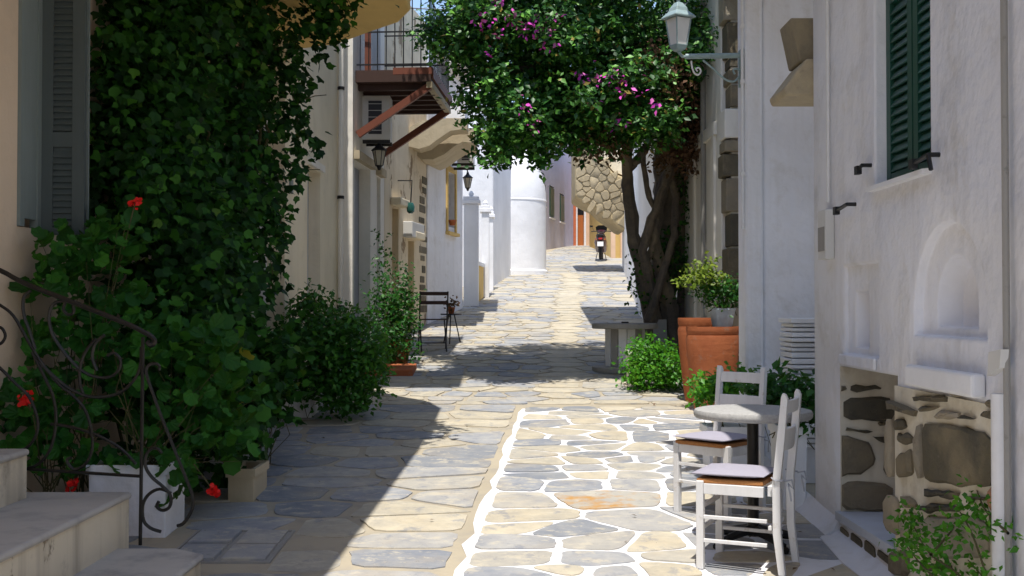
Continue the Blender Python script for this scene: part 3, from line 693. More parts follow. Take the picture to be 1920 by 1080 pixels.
obj('wall', foot_wall((-1.92,16.8),(-1.5,19.58),-6,.2,6.6), M['peel'], hD, cuts=[fD.box(MB(),a,b,-.3,.3,.1,c) for a,b,c in do])
for a,b,c in do:
    obj('door', fD.box(MB(),a,b,-.29,-.24,gz(18)-.2,c), M['ochre'], hD); obj('hood', fD.box(MB(),a-.12,b+.12,.0,.17,c+.02,c+.14), M['cream_b'], hD, bevel=.02)
for (x0,x1,y0,y1) in ((712,726,418,450),(755,778,415,450)):
    u0,z1_ = fD.pt(x0,y0); u1,z0_ = fD.pt(x1,y1)
    if u0 > 0: obj('meter_cabinet', fD.box(MB(),u0,u1,.002,.16,z0_,z1_), M['metalw'], hD, bevel=.01)
rr = fD.pt(793,380)
for k in range(14):
    hw_ = random.uniform(.1,.3); u = rr[0]+random.uniform(-.14,.1); z_ = gz(19)+.3+k*.17+random.uniform(-.03,.03); m = fD.box(MB(),u-hw_,u+hw_,-.01,random.uniform(.006,.02),z_,z_+random.uniform(.07,.16)); o = obj('bare_stone', m, M['rub'], hD, bevel=.01); set_tone(o, [random.uniform(.15,.55)]*len(o.data.polygons))
lb = thing('hanging_lantern', 'small teal glass lantern hanging from an iron arm on the flaking wall', 'lantern', P(770,380,17.6))
q = P(770,392,17.6); obj('arm', MB().tube([q+Vector((-.35,0,.45)),q+Vector((.02,0,.45)),q+Vector((0,0,.1))],.012,6), M['iron'], lb); obj('glass', MB().lathe([(.03,-.07),(.06,-.04),(.065,.04),(.04,.1)],q,12), M['teal'], lb, smooth=True)
# C: white house with the timber balcony
fC = Face((-2.07,14.52),(-1.92,16.78),'L')
hCc = thing('balcony_house', 'white house in the left row below a timber balcony, with tall grey doorways', 'house', (-2,15.6,gz(15.6)))
do = []
for (x0,x1,yt_) in ((664,694,300),(706,713,330)):
    u0,zt_ = fC.pt(x0,yt_); u1,_ = fC.pt(x1,yt_); do.append((u0,u1,zt_))
uu = [(fC.pt(758,0)[0]-.9, 0)]
obj('wall', foot_wall((-2.07,14.52),(-1.92,16.78),-6,0,7.2), M['cream_c'], hCc, cuts=[fC.box(MB(),a,b,-.22,.3,-.2,c) for a,b,c in do]+[fC.box(MB(),1.3,1.95,-.2,.3,4.85,6.8)])
for a,b,c in do:
    obj('door', fC.box(MB(),a,b,-.21,-.16,gz(15.5)-.3,c), M['greydoor'], hCc); obj('lintel', fC.box(MB(),a-.06,b+.06,.0,.08,c+.01,c+.12), M['tan_conc'], hCc)
obj('balcony_door', fC.box(MB(),1.3,1.95,-.19,-.14,4.86,6.8), M['bluedoor'], hCc)
zf0, zf1 = P(700,155,14.7).z, P(700,133,14.7).z
bo = 1.0
bd = MB(); fC.box(bd,.15,2.25,.003,bo,zf0,zf1); flo = obj('balcony_floor', bd, M['darkwood'], hCc)
m = MB(); fC.box(m,.148,.18,.5,bo+.02,zf1-.06,zf1+.03); fC.box(m,.1801,2.25,bo+.001,bo+.03,zf0+.05,zf1+.028); obj('fascia_board', m, M['rustred'], flo)
for k in range(6): obj('joist', fC.box(MB(),.3+k*.36,.38+k*.36,.01,bo-.02,zf0-.08,zf0-.002), M['darkwood'], flo)
zs_ = P(668,252,14.7).z; ztp = P(805,162,14.7).z
def strut(u):
    a_, b_ = fC.at(u,.02,zs_), fC.at(u,bo-.02,ztp); dv = (b_-a_).normalized(); sd_ = fC.d*.035; up_ = dv.cross(fC.d).normalized()*.045
    mb_ = MB().obox((a_+b_)/2, (b_-a_)/2, sd_, up_); return obj('strut', mb_, M['rustred'], hCc)
strut(.22); strut(2.1)
obj('outer_beam', fC.box(MB(),.17,2.16,bo-.06,bo+.02,ztp-.03,ztp+.05), M['tan_conc'], hCc)
rl = MB()
for z_ in (.07,.5,.95):
    fC.box(rl,.17,2.24,bo-.03,bo-.012,zf1+z_,zf1+z_+.018); fC.box(rl,.17,.188,.01,bo-.03,zf1+z_,zf1+z_+.018); fC.box(rl,2.222,2.24,.01,bo-.03,zf1+z_,zf1+z_+.018)
rail = obj('railing', rl, M['iron_black'], hCc)
for k in range(9): q = fC.at(.179,.06+k*.115,0); obj('baluster', MB().tube([q+Vector((0,0,zf1)),q+Vector((0,0,zf1+.96))],.008,5), M['iron_black'], rail)
for k in range(15): q = fC.at(.25+k*.14,bo-.021,0); obj('baluster', MB().tube([q+Vector((0,0,zf1)),q+Vector((0,0,zf1+.96))],.008,5), M['iron_black'], rail)
q = fC.at(.4,.12,0); obj('post', MB().box(q.x-.04,q.x+.04,q.y-.04,q.y+.04,zf1,zf1+1.6), M['rustred'], hCc)
ac_unit(P(706,224,15.3),.2,.16,.3,'air conditioner with dark grille under the timber balcony')
def wall_lantern(p, label, s=1.0, side=-1):
    t_ = thing('wall_lantern', label, 'lantern', p, 'black wall lanterns of the left row'); p = Vector(p)
    obj('cap', MB().lathe([(.02*s,.17*s),(.03*s,.13*s),(.1*s,.07*s),(.095*s,.06*s)],p,8), M['iron_black'], t_)
    gl = obj('glass', MB().lathe([(.045*s,-.12*s),(.08*s,.058*s)],p,6), M['brass'], t_)
    for k in range(6):
        c_, s2 = math.cos(k*math.pi/3), math.sin(k*math.pi/3); obj('bar', MB().tube([p+Vector((.047*s*c_,.047*s*s2,-.12*s)),p+Vector((.083*s*c_,.083*s*s2,.06*s))],.006*s,4), M['iron_black'], gl)
    obj('base', MB().lathe([(.015*s,-.18*s),(.03*s,-.14*s),(.05*s,-.121*s)],p,8), M['iron_black'], t_)
    obj('arm', MB().tube([p+Vector((0,0,.17*s)),p+Vector((.02*s*side,0,.24*s)),p+Vector((.16*s*side,0,.25*s)),p+Vector((.3*s*side,0,.1*s))],.014*s,6), M['iron_black'], t_)
wall_lantern(P(711,292,15.2),'black wall lantern under the timber balcony by the grey doorway',1.1)
wall_lantern(P(877,340,21.9),'black wall lantern at the far corner before the chapel',1.05)
# B: cream house
hB = thing('tall_cream_house', 'cream house beyond the ivy with a drainpipe and narrow grey doorway', 'house', (-2.3,13,gz(13)))
fB = Face((-2.3,11.32),(-2.24,14.5),'L')
u0,zt_ = fB.pt(576,310); u1,_ = fB.pt(600,310)
obj('wall', foot_wall((-2.3,11.32),(-2.24,14.5),-6,-.2,7), M['cream_b'], hB, cuts=[fB.box(MB(),u0,u1,-.2,.3,-.4,zt_)])
obj('door', fB.box(MB(),u0,u1,-.19,-.14,.2,zt_), M['greydoor'], hB)
obj('door_hood', fB.box(MB(),u0-.03,u1+.05,0,.05,zt_+.01,zt_+.09), M['cream_c'], hB)
q = fB.at(fB.u_at(631),.05,0); obj('drainpipe', MB().tube([(q.x,q.y,.5),(q.x,q.y,6.9)],.035,8), M['cream_c'], hB, smooth=True)
for z_ in (1.6,3.0,4.4): obj('pipe_clip', MB().lathe([(.045,0),(.045,.04)],(q.x,q.y,z_),8), M['iron'], hB)
u_,z_ = fB.pt(543,350); obj('bell_plate', fB.box(MB(),u_-.05,u_+.05,.001,.025,z_-.07,z_+.07), M['shut_frame'], hB)
obj('end_strip', MB().box(-2.62,-2.48,11.28,11.318,-.2,7), M['white2'], hB)
obj('plinth', fB.box(MB(),0.01,3.1,.002,.03,.3,gz(12.5)+.28), M['cream_c'], hB)
obj('balcony', MB().foot([(-2.22,11.4),(-.78,11.4),(-.78,12.75),(-2.22,12.75)],5.75,5.9), M['ochre'], hB)  # slab added above view, cut to the shadow it throws on the paving
obj('added_shade_slab', MB().box(-1.4,-.45,20.2,22.5,6.05,6.2), M['cream_c'], hE)  # unseen slab added to keep sun off the widest gate pillar
# A: near left house
XA = -2.9
fA = Face((XA,-8),(XA,11.28),'L')
hA = thing('pinkish_house', 'pinkish cream house at the left edge with flaking plaster and grey shutters', 'house', (XA,6,0))
obj('wall', MB().box(-7,XA,-8,11.28,-1.2,7), M['cream_a'], hA, cuts=[fA.box(MB(),14.55-.0,14.82,-.14,.3,P(40,425,6.6).z,5)])
y0_, y1_ = 6.55, 6.82
obj('window_frame', MB().box(XA-.03,XA+.02,y0_,y0_+.06,P(40,424,6.6).z,4.4).box(XA-.02,XA+.012,y0_+.061,y1_-.03,P(40,424,6.6).z+.05,4.4).box(XA-.03,XA+.02,y1_-.029,y1_+.02,P(40,424,6.6).z,4.4), M['shut_frame'], hA)
fS = Face((XA+.01,6.86),(XA+.30,6.88),'L')
louvre(hA, fS, .0, .265, .02, P(100,440,6.88).z, 4.3, M['shut_blue'], .038, (P(100,263,6.88).z,), .075, .035)
fS2 = Face((XA+.012,6.93),(XA+.4,7.0),'L')
obj('shutter', fS2.box(MB(),0,.25,-.02,.012,P(100,440,6.9).z,4.3), M['shut_frame'], hA)
zo = 4.32
pl = [(-2.899,2.6),(-1.22,2.6),(-.97,8.0),(-.93,9.2),(-.93,10.2),(-1.08,10.62),(-1.4,11.0),(-1.8,11.5),(-2.299,11.75),(-2.299,11.31),(-2.899,11.31)]
obj('balcony', MB().foot(pl, zo, zo+.16), M['ochre'], hA, bevel=.02)
pl2 = [(x+.06 if x > -2.2 else x, y+(.06 if y > 9.9 and x > -2.2 else 0)) for x,y in pl]
obj('balcony_edge', MB().foot(pl2, zo+.162, zo+.3), M['cream_b'], hA, bevel=.02)

# ------------------------------------------------------------------ steps and wrought iron railing
stp = thing('entrance_steps', 'worn stone entrance steps climbing to the left house', 'steps', (-2,5,gz(5)))
def stepbox(x1, y1, z1, ch_=.0):
    pts = [(-4,2.2),(x1,2.2),(x1,y1-ch_),(x1-ch_*1.3,y1),(-4,y1)]
    s1 = obj('step', MB().foot(pts, -.3, z1-.035), M['step'], stp, bevel=.012)
    pts2 = [(-4,2.2),(x1+.015,2.2),(x1+.015,y1-ch_),(x1-ch_*1.3,y1+.012),(-4,y1+.012)]
    obj('tread', MB().foot(pts2, z1-.034, z1), M['step_top'], s1, bevel=.014)
XS = -1.52
stepbox(XS, 5.62, .40, .12); stepbox(-1.97, 5.78, .655); stepbox(-2.42, 5.6, .9)
rg = thing('stair_railing', 'wrought iron stair railing with curled scrolls on the stone steps', 'railing', P(265,1010,5.82))
RD = 5.70
def spl(pts, k=5):
    out = []; n = len(pts)
    for i in range(n-1):
        p0, p1, p2, p3 = [Vector((*pts[j],0)) for j in (max(i-1,0), i, i+1, min(i+2,n-1))]
        for s in range(k):
            t_ = s/k; q = .5*((2*p1)+(p2-p0)*t_+(2*p0-5*p1+4*p2-p3)*t_*t_+(3*p1-p0-3*p2+p3)*t_**3); out.append((q.x,q.y))
    return out+[pts[-1]]
def bar(name, pts, r, d=RD, k=4): obj(name, MB().tube([P(x,y,d) for x,y in spl(pts,k)], r, 6), M['iron'], rg, smooth=True)
bar('handrail', [(-90,470),(0,507),(28,522),(60,537),(150,572),(240,608),(268,622),(284,631),(290,641),(282,647),(276,640)], .014)
bar('post', [(268,632),(266,800),(263,1022)], .010, k=2)
for pts in ([(-40,548),(0,572),(25,592),(50,635),(68,665),(85,690),(110,720),(140,745),(160,770),(172,810),(172,845),(160,870),(142,880),(130,873),(126,862),(134,858)],
    [(58,545),(46,555),(43,572),(46,595),(55,620),(66,655)],
    [(137,572),(138,586),(128,590),(119,580),(122,566),(108,566),(96,576),(92,600),(100,630),(120,660),(145,688),(170,704),(200,708),(220,697),(226,677),(215,662),(201,667)],
    [(196,628),(178,645),(173,670),(182,695)],
    [(265,650),(262,690),(245,720),(215,740),(170,744),(130,728),(98,703),(75,680)],
    [(180,635),(160,660),(150,690),(150,720),(156,738)],
    [(298,694),(299,687),(292,682),(280,684),(274,694),(279,716),(300,775),(330,850),(350,900),(361,930),(360,955),(345,980),(332,986)],
    [(303,850),(297,842),(285,841),(274,853),(273,875),(285,895),(305,912),(320,930),(318,950),(305,957),(294,950),(298,940)],
    [(321,925),(300,917),(280,926),(268,946),(269,975),(282,990),(302,997)],
    [(-30,668),(0,690),(30,720),(55,745),(70,785),(68,815),(50,840),(30,846)],
    [(60,660),(85,710),(100,745),(105,790),(95,840),(72,870),(45,880)],
    [(-8,612),(4,616),(10,630),(3,643),(-8,645)],
    [(95,795),(130,800),(180,815),(225,840),(255,870)]):
    bar('scroll', pts, .0085)
bar('bottom_rail', [(-60,872),(60,880),(262,893)], .009, k=2)

# ------------------------------------------------------------------ street lantern on bracket
sl = thing('street_lantern', 'weathered green street lantern on a scrolled wall bracket', 'lamp', P(1390,106,8.5))
DL = 8.5; lc = P(1272,70,DL); pxm = DL/F
def lz(py): return P(1272,py,DL).z
def sq(prof):
    m = MB(); n = 4
    for r, z_ in prof:
        for k in range(4): th = math.pi/4+k*math.pi/2+.5; m.v.append(Vector((lc.x+r*math.cos(th),DL+r*math.sin(th),z_)))
    for i in range(len(prof)-1):
        for k in range(4): m.f.append((i*4+k,i*4+(k+1)%4,i*4+4+(k+1)%4,i*4+4+k))
    m.f += [(3,2,1,0), tuple(len(m.v)-4+k for k in range(4))]; return m
obj('roof', sq([(33*pxm,lz(35)),(33*pxm,lz(32)),(20*pxm,lz(22)),(17*pxm,lz(15)),(16*pxm,lz(14)),(9*pxm,lz(6)),(4*pxm,lz(4))]), M['lampgreen'], sl, bevel=.004)
obj('finial', MB().lathe([(.012,lz(4)),(.016,lz(0)),(.006,lz(-4)),(.02,lz(-8)),(.004,lz(-14))],(lc.x,DL,0),10), M['lampgreen'], sl, smooth=True)
gl = obj('glass', sq([(15*pxm,lz(85)),(23*pxm,lz(36))]), M['glass_frost'], sl)
for k in range(4):
    th = math.pi/4+k*math.pi/2+.5; c_,s2 = math.cos(th),math.sin(th); obj('glazing_bar', MB().tube([(lc.x+15.5*pxm*c_,DL+15.5*pxm*s2,lz(86)),(lc.x+23.5*pxm*c_,DL+23.5*pxm*s2,lz(36))],.006,5), M['lampgreen'], gl)
obj('base', sq([(6*pxm,lz(97)),(13*pxm,lz(93)),(17*pxm,lz(86)),(17*pxm,lz(84.5))]), M['lampgreen'], sl)
obj('stem', MB().tube([(lc.x,DL,lz(97)),(lc.x+.03,DL,lz(106)),(lc.x+.09,DL,lz(107))],.012,8), M['lampgreen'], sl)
obj('arm', MB().tube([P(1285,106,DL),P(1394,104,DL)],.021,10), M['lampgreen'], sl, smooth=True)
obj('scroll', MB().tube([P(x,y,DL) for x,y in spl([(1318,113),(1335,127),(1350,141),(1362,150),(1375,153),(1384,146),(1387,136),(1382,129),(1375,132),(1378,139)])],.008,6), M['lampgreen'], sl)
obj('scroll', MB().tube([P(x,y,DL) for x,y in spl([(1296,114),(1298,128),(1303,138),(1310,140),(1314,133),(1310,127),(1305,130),(1308,134)])],.007,6), M['glass_frost'], sl)
obj('wall_plate', MB().box(1.742,1.7595,DL-.03,DL+.09,P(1390,160,DL).z,P(1390,92,DL).z), M['lampgreen'], sl)
cp = thing('conduit_pipe', 'thin white conduit running up the wall end beside the lantern', 'pipe', (1.745,8.47,gz(8.5)))
obj('pipe', MB().tube([(1.742,8.447,2.2),(1.742,8.447,6.5)],.011,6), M['pipe'], cp)
for z_ in (2.6,3.3,3.72): obj('clip', MB().box(1.728,1.757,8.432,8.4595,z_,z_+.03), M['pipe'], cp)
cb = obj('overhead_cable', MB().tube([P(700,14,15)+Vector((-1,0,.1)),P(800,17,15),P(900,19,15),P(1100,12,14.5),P(1392,-40,12.4)+Vector((1,0,0))],.008,5), M['iron_black']); tag(cb,'thin black cable strung across the street above the balcony','cable')

# ------------------------------------------------------------------ foliage
def unit(v): return v/np.maximum(np.linalg.norm(v, axis=1, keepdims=True), 1e-9)
RH = (np.array([(0,0,0),(.3,.42,.06),(0,1,-.05),(-.3,.42,.06)]), [(0,1,2),(0,2,3)])
IVY = (np.array([(0,0,0),(.36,.12,.05),(.46,.5,.03),(.2,.62,.0),(0,1,-.1),(-.2,.62,.0),(-.46,.5,.03),(-.36,.12,.05)]), [(0,1,2,3),(0,3,4),(0,4,5),(0,5,6,7)])
_g = [(0,.1,-.06)] + [((.5*(1+.17*(k%2)))*math.sin(a_), .5-.5*(1+.17*(k%2))*math.cos(a_), .06+.11*(k%2)) for k, a_ in enumerate(np.linspace(.3, 2*math.pi-.3, 13))]
_unused = 0
GER = (np.array([(x,y,z) for x,y,z in _g]), [(0,i,i+1) for i in range(1,13)])
def leaf_arrays(cent, n_bias, spread, size, sizevar=.35, droop=.5):
    k = len(cent); nr = unit(np.asarray(n_bias)[None,:] + rng.normal(0, spread, (k,3)))
    dr = rng.normal(0,1,(k,3)); dr[:,2] -= droop*1.6; dr = unit(dr - nr*np.sum(dr*nr,1,keepdims=True)); sd_ = np.cross(dr, nr)
    sc_ = size*(1+rng.uniform(-sizevar, sizevar, k))
    return cent, sd_, dr, nr, sc_
def leaf_mesh(name, tmpl, arrs, mat, parent, tones, kind='stuff'):
    cent, sx, dr, nr, sc_ = arrs; tv, tf = tmpl; k = len(cent); nv = len(tv)
    v = cent[:,None,:] + sc_[:,None,None]*(tv[None,:,0:1]*sx[:,None,:] + tv[None,:,1:2]*dr[:,None,:] + tv[None,:,2:3]*nr[:,None,:])
    v = v.reshape(-1,3) - np.array(org(parent))[None,:]
    lens = np.array([len(f) for f in tf]); flat = np.concatenate([np.array(f) for f in tf])
    idx = (np.arange(k)[:,None]*nv + flat[None,:]).ravel(); nl = len(flat)
    me = bpy.data.meshes.new(name); me.vertices.add(k*nv); me.vertices.foreach_set('co', v.astype(np.float32).ravel())
    me.loops.add(len(idx)); me.loops.foreach_set('vertex_index', idx.astype(np.int32))
    ls = np.concatenate([[0], np.cumsum(lens)[:-1]]); starts = (np.arange(k)[:,None]*nl + ls[None,:]).ravel()
    me.polygons.add(len(starts)); me.polygons.foreach_set('loop_start', starts.astype(np.int32))
    me.update(calc_edges=True); me.validate()
    at = me.attributes.new('tone','FLOAT','FACE'); at.data.foreach_set('value', np.repeat(tones, len(tf)).astype(np.float32))
    me.materials.append(mat); o = bpy.data.objects.new(name, me); C.objects.link(o)
    if parent: o.parent = parent; ORG[o.name] = org(parent)
    if kind: o['kind'] = kind
    return o
def leaf_parts(name, tmpl, arrs, mat, parent, tones, nclass=5):
    """single leaves as objects sharing a few meshes"""
    tv, tf = tmpl; meshes = []
    for i in range(nclass):
        me = bpy.data.meshes.new(name); me.from_pydata([tuple(a) for a in tv], [], tf); at = me.attributes.new('tone','FLOAT','FACE')
        at.data.foreach_set('value', np.full(len(tf), (i+.5)/nclass*.95, dtype=np.float32)); me.materials.append(mat); meshes.append(me)
    cent, sx, dr, nr, sc_ = arrs; og = np.array(org(parent))
    for i in range(len(cent)):
        o = bpy.data.objects.new(name, meshes[min(nclass-1, int(tones[i]*nclass))]); C.objects.link(o); o.parent = parent
        m4 = Matrix.Identity(4); c = cent[i]-og
        for r_ in range(3):
            m4[r_][0] = sx[i][r_]*sc_[i]; m4[r_][1] = dr[i][r_]*sc_[i]; m4[r_][2] = nr[i][r_]*sc_[i]; m4[r_][3] = c[r_]
        o.matrix_local = m4
def ell_points(ells, n_per_m3=None, total=1000, shell=.5):
    """points in image-placed ellipsoids (px,py,rx,ry,d,rd); denser near the surface"""
    cs = []; vol = []
    for (px,py,rx,ry,d,rd) in ells: vol.append((rx*ry*rd)**(2/3)*d**1.0)
    vol = np.array(vol)/sum(vol)
    for (px,py,rx,ry,d,rd), vv in zip(ells, vol):
        k = max(3, int(total*vv)); u = unit(rng.normal(0,1,(k,3))); r = np.where(rng.random(k) < shell, rng.uniform(.8,1.03,k), rng.random(k)**(1/3))
        c = P(px,py,d); cs.append(np.array(c)[None,:] + u*r[:,None]*np.array([rx*d/F, rd, ry*d/F])[None,:])
    return np.concatenate(cs)
def clumps(cent, per, sig):
    return np.repeat(cent, per, axis=0) + rng.normal(0, 1, (len(cent)*per,3))*np.array(sig)[None,:]
def tones(n, a=2.2, b=2.2): return rng.beta(a, b, n)
def split_near(arrs, tn, nmax):
    """nearest leaves become parts, the others stuff"""
    c = arrs[0]; vis = c[:,1]; order = np.argsort(vis); a = order[:nmax]; b = order[nmax:]
    return [x[a] for x in arrs], tn[a], [x[b] for x in arrs], tn[b]
def twigs(name, ells, n, base, mat, parent, r=.003, wig=.1):
    m = MB()
    for c in ell_points(ells, total=n, shell=.8):
        b = Vector(base) + Vector(rng.normal(0,.05,3)); e = Vector(c); mid = (b+e)/2 + Vector(rng.normal(0,wig,3)); m.tube([b, mid, e], [r*1.6, r, r*.5], 4, False)
    return obj(name, m, mat, parent, kind='stuff')

# bougainvillea tree over the street
tb0 = P(1245,655,15.4); tb0.z = gz(15.4)
bt = thing('bougainvillea_tree', 'large bougainvillea with magenta flowers arching over the street from twisted trunks', 'tree', tb0)
def limb(name, pts, rads):
    sp = []; rs = []
    for i in range(len(pts)-1):
        for s in range(5):
            t_ = s/5; sp.append(P(*[pts[i][k]*(1-t_)+pts[i+1][k]*t_ for k in range(3)])+Vector((random.uniform(-.012,.012),random.uniform(-.012,.012),0))); rs.append((rads[i]*(1-t_)+rads[i+1]*t_)*random.uniform(.88,1.1))
    sp.append(P(*pts[-1])); rs.append(rads[-1]); o = obj(name, MB().tube(sp, rs, 9), M['bark'], bt, smooth=True); set_tone(o, [random.random() for _ in o.data.polygons])
limb('trunk', [(1240,690,15.4),(1240,600,15.4),(1246,520,15.4),(1252,420,15.4),(1255,320,15.2),(1250,200,15),(1230,60,14.6)], [.2,.17,.19,.2,.2,.15,.08])
limb('trunk', [(1232,690,15.2),(1225,600,15.1),(1203,500,15),(1188,440,14.9),(1178,360,14.8),(1175,290,14.7),(1185,200,14.4),(1160,80,14)], [.15,.14,.11,.09,.085,.075,.06,.04])
limb('limb', [(1222,560,15),(1205,470,14.7),(1222,410,14.6),(1245,350,14.6),(1262,280,14.6),(1275,150,14.6)], [.09,.06,.055,.05,.05,.04])
limb('limb', [(1176,320,14.8),(1195,300,14.8),(1215,270,14.8),(1240,200,14.8)], [.06,.06,.05,.04])
limb('limb', [(1240,580,15.5),(1270,480,15.6),(1272,360,15.6),(1268,250,15.6)], [.14,.15,.14,.1])
limb('trunk', [(1262,690,15.3),(1258,580,15.2),(1236,500,15.0),(1224,440,14.9),(1238,370,14.8),(1262,300,14.8),(1290,200,14.6)], [.13,.12,.1,.09,.085,.07,.05])
limb('limb', [(1215,600,14.9),(1240,520,14.75),(1264,440,14.8),(1268,370,14.9),(1250,300,14.9),(1235,220,14.8)], [.06,.055,.05,.05,.045,.03])
limb('limb', [(1275,640,15.4),(1282,520,15.4),(1276,420,15.3),(1284,330,15.2),(1300,240,15)], [.09,.09,.08,.07,.05])
limb('limb', [(1208,500,14.9),(1228,450,14.8),(1230,400,14.8),(1212,350,14.7),(1205,280,14.6)], [.05,.045,.04,.04,.03])
limb('limb', [(1230,120,14.6),(1130,100,14),(1020,120,13.6),(930,140,13.3)], [.09,.06,.045,.02])
limb('limb', [(1240,160,14.6),(1100,190,13.8),(1000,230,13.4)], [.07,.045,.015])
CR = [(885,50,88,62,13.4,.9),(872,100,45,58,13.2,.6),(920,165,48,60,13.2,.6),(960,90,90,90,13.5,1),(955,205,70,65,13.2,.7),(942,258,34,30,13.0,.4),(1012,268,13,30,13.2,.2),(1010,212,58,42,13.4,.6),
      (1060,90,110,110,13.8,1.2),(1080,200,80,70,13.6,.8),(1140,110,110,120,14,1.3),(1150,215,85,65,13.6,.7),(1195,180,75,60,13.2,.6),(1225,235,55,45,13.4,.5),(1240,110,90,110,14.4,1.1),(1300,110,70,110,14.4,.9),(1335,40,45,50,13.8,.6),(1100,30,250,60,14,1.2),(1110,-120,330,110,14,1.6),(930,-60,120,80,13.4,1),(1072,246,36,24,13.6,.4),(1290,200,45,60,14.6,.5),(1345,70,30,50,13.2,.5),(1300,150,50,60,14.8,.6),(1375,-110,60,70,11.8,.9),(1450,-150,90,80,11.8,.9),(1180,130,110,90,15,.9),(1260,190,70,60,14.9,.6)]
cl0 = ell_points(CR, total=230, shell=.8); cc = np.concatenate([clumps(cl0, 22, (.15,.15,.10)), ell_points(CR, total=2900, shell=.0)]); pts = clumps(cc, 11, (.065,.065,.05))
tn = np.clip(tones(len(pts))*.65 + np.repeat(rng.uniform(-.1,.45,len(cc)),11), 0, .93); tn = np.where(rng.random(len(pts)) < .025, .99, tn)
SPR = []
for _ in range(38):
    e_ = random.choice(CR[3:12]); a_ = random.uniform(.1,math.pi-.1); x_ = e_[0]+e_[2]*.95*math.cos(a_); y_ = e_[1]+e_[3]*.95*math.sin(a_); d_ = e_[4]-random.uniform(0,.5)
    for i in range(random.randint(2,5)): SPR.append(np.array(P(x_,y_,d_))); x_ += random.uniform(-9,7); y_ += random.uniform(4,10)
sp_ = clumps(np.array(SPR), 5, (.045,.05,.035)); pts = np.concatenate([pts, sp_]); tn = np.concatenate([tn, np.clip(tones(len(sp_))+.15,0,.93)])
leaf_mesh('crown', RH, leaf_arrays(pts, (0,-.5,.7), .5, .08, .35, .3), M['boug'], bt, tn)
DRY = [(1285,245,45,45,14.2,.4),(1260,290,45,22,14.2,.3),(1310,280,30,40,14.3,.3),(1130,270,60,20,13.8,.4),(1300,190,38,70,14.0,.25),(1230,150,60,60,13.1,.2)]
dpt = clumps(ell_points(DRY, total=620, shell=.4), 7, (.08,.08,.08))
leaf_mesh('dry_growth', RH, leaf_arrays(dpt, (0,0,.2), 1, .06, .5, .6), M['dryleaf'], bt, tones(len(dpt)))
m = MB()
for k in range(70):
    a_ = P(random.uniform(1225,1330), random.uniform(200,265), random.uniform(13.8,14.6)); L_ = random.uniform(.15,.5); m.tube([a_, a_+Vector((random.uniform(-.08,.08),0,-L_*.5)), a_+Vector((random.uniform(-.15,.15),random.uniform(-.05,.05),-L_))], [.005,.004,.002], 3, False)
obj('hanging_twigs', m, M['dryleaf'], bt, kind='stuff')
TRV = [(1285,420,18,130,15.0,.15),(1245,500,40,60,15.1,.2),(1195,520,14,60,14.9,.1)]
tv_ = clumps(ell_points(TRV, total=110, shell=.7), 8, (.07,.05,.09))
leaf_mesh('trunk_leaves', RH, leaf_arrays(tv_, (0,-.5,.4), .6, .065), M['ivy'], bt, tones(len(tv_)))
FL = [(985,35,2.2),(995,48,3),(990,55,2),(1010,50,3),(1022,54,2),(903,35,2),(915,40,1.6),(922,8,2),(935,4,2),(1025,92,1.5),(1102,150,2.4),(1125,150,1.5),(1150,140,1.6),(1160,138,1.2),(1170,150,1),(1190,170,1.6),(1175,175,1),(1118,197,1.2),(990,200,1.5),(998,235,1.4),(1225,190,1.2),(1173,228,1.6),(940,60,.8),(955,30,1.2),(1046,33,1),(920,100,.8)]
for k in range(0): FL.append((random.gauss(1060,130), random.gauss(110,75), random.uniform(.6,1.3)))
FL = [f for f in FL if 840 < f[0] < 1330]
def front_depth(px, py):
    best = None
    for (ex,ey,rx,ry,d,rd) in CR:
        q_ = ((px-ex)/rx)**2+((py-ey)/ry)**2
        if q_ < 1: dd = d - rd*math.sqrt(1-q_); best = dd if best is None else min(best, dd)
    return best
for (px,py,sz) in FL:
    fd = front_depth(px,py)
    if fd is None: continue
    c = np.array(P(px,py,fd-.1)); k = max(3, int(6.5*sz)); pp = c[None,:] + rng.normal(0,.042*math.sqrt(sz),(k,3))
    leaf_mesh('blossom', RH, leaf_arrays(pp, (0,-.4,.7), .6, .065), M['magenta'], bt, tones(k), kind=None)

# ivy on the near left house
iv = thing('climbing_ivy', 'dense dark ivy curtain climbing the left house beside the grey shutter', 'ivy', (XA+.2,8,gz(8)))
IV = [(255,60,65,190,7.9,.3),(330,60,100,200,8.3,.4),(405,60,80,200,9,.4),(470,60,42,150,9.8,.3),(250,250,70,120,7.7,.3),(320,260,100,150,8,.4),(410,270,75,150,9,.35),(468,250,32,110,9.8,.22),(440,350,38,90,9.3,.22),
      (255,370,75,80,7.6,.3),(335,430,95,110,8,.35),(405,440,62,110,8.8,.3),(445,480,22,80,9.0,.15),(395,560,65,95,8.4,.35),(320,560,95,90,7.8,.35),(440,600,28,60,8.4,.2),(450,700,45,80,8.3,.25),(440,770,50,60,8.2,.25),(340,700,105,110,7.6,.35),(385,800,80,70,7.6,.3),(600,18,36,36,9.6,.25),(620,48,24,40,9.7,.18),(300,-120,150,90,8.4,.5),(765,-120,55,28,8.9,.45),(700,-110,60,30,9.1,.4),(470,-120,100,80,9.6,.4),(590,-60,50,50,9.6,.3)]
pts = np.concatenate([clumps(clumps(ell_points(IV, total=400, shell=.85), 5, (.08,.09,.15)), 7, (.05,.055,.065)), clumps(ell_points(IV, total=1150, shell=.1), 7, (.07,.08,.09))])
STR = []
for _ in range(46):
    x_ = random.choice((random.uniform(455,520),random.uniform(490,560))); y_ = random.uniform(-20,430); d_ = random.uniform(9.2,10.2); n_ = random.randint(5,13)
    if x_ > 520 and y_ > 200: continue
    for i in range(n_): STR.append(np.array(P(x_,y_,d_))); x_ += random.uniform(-7,9); y_ += random.uniform(10,18)
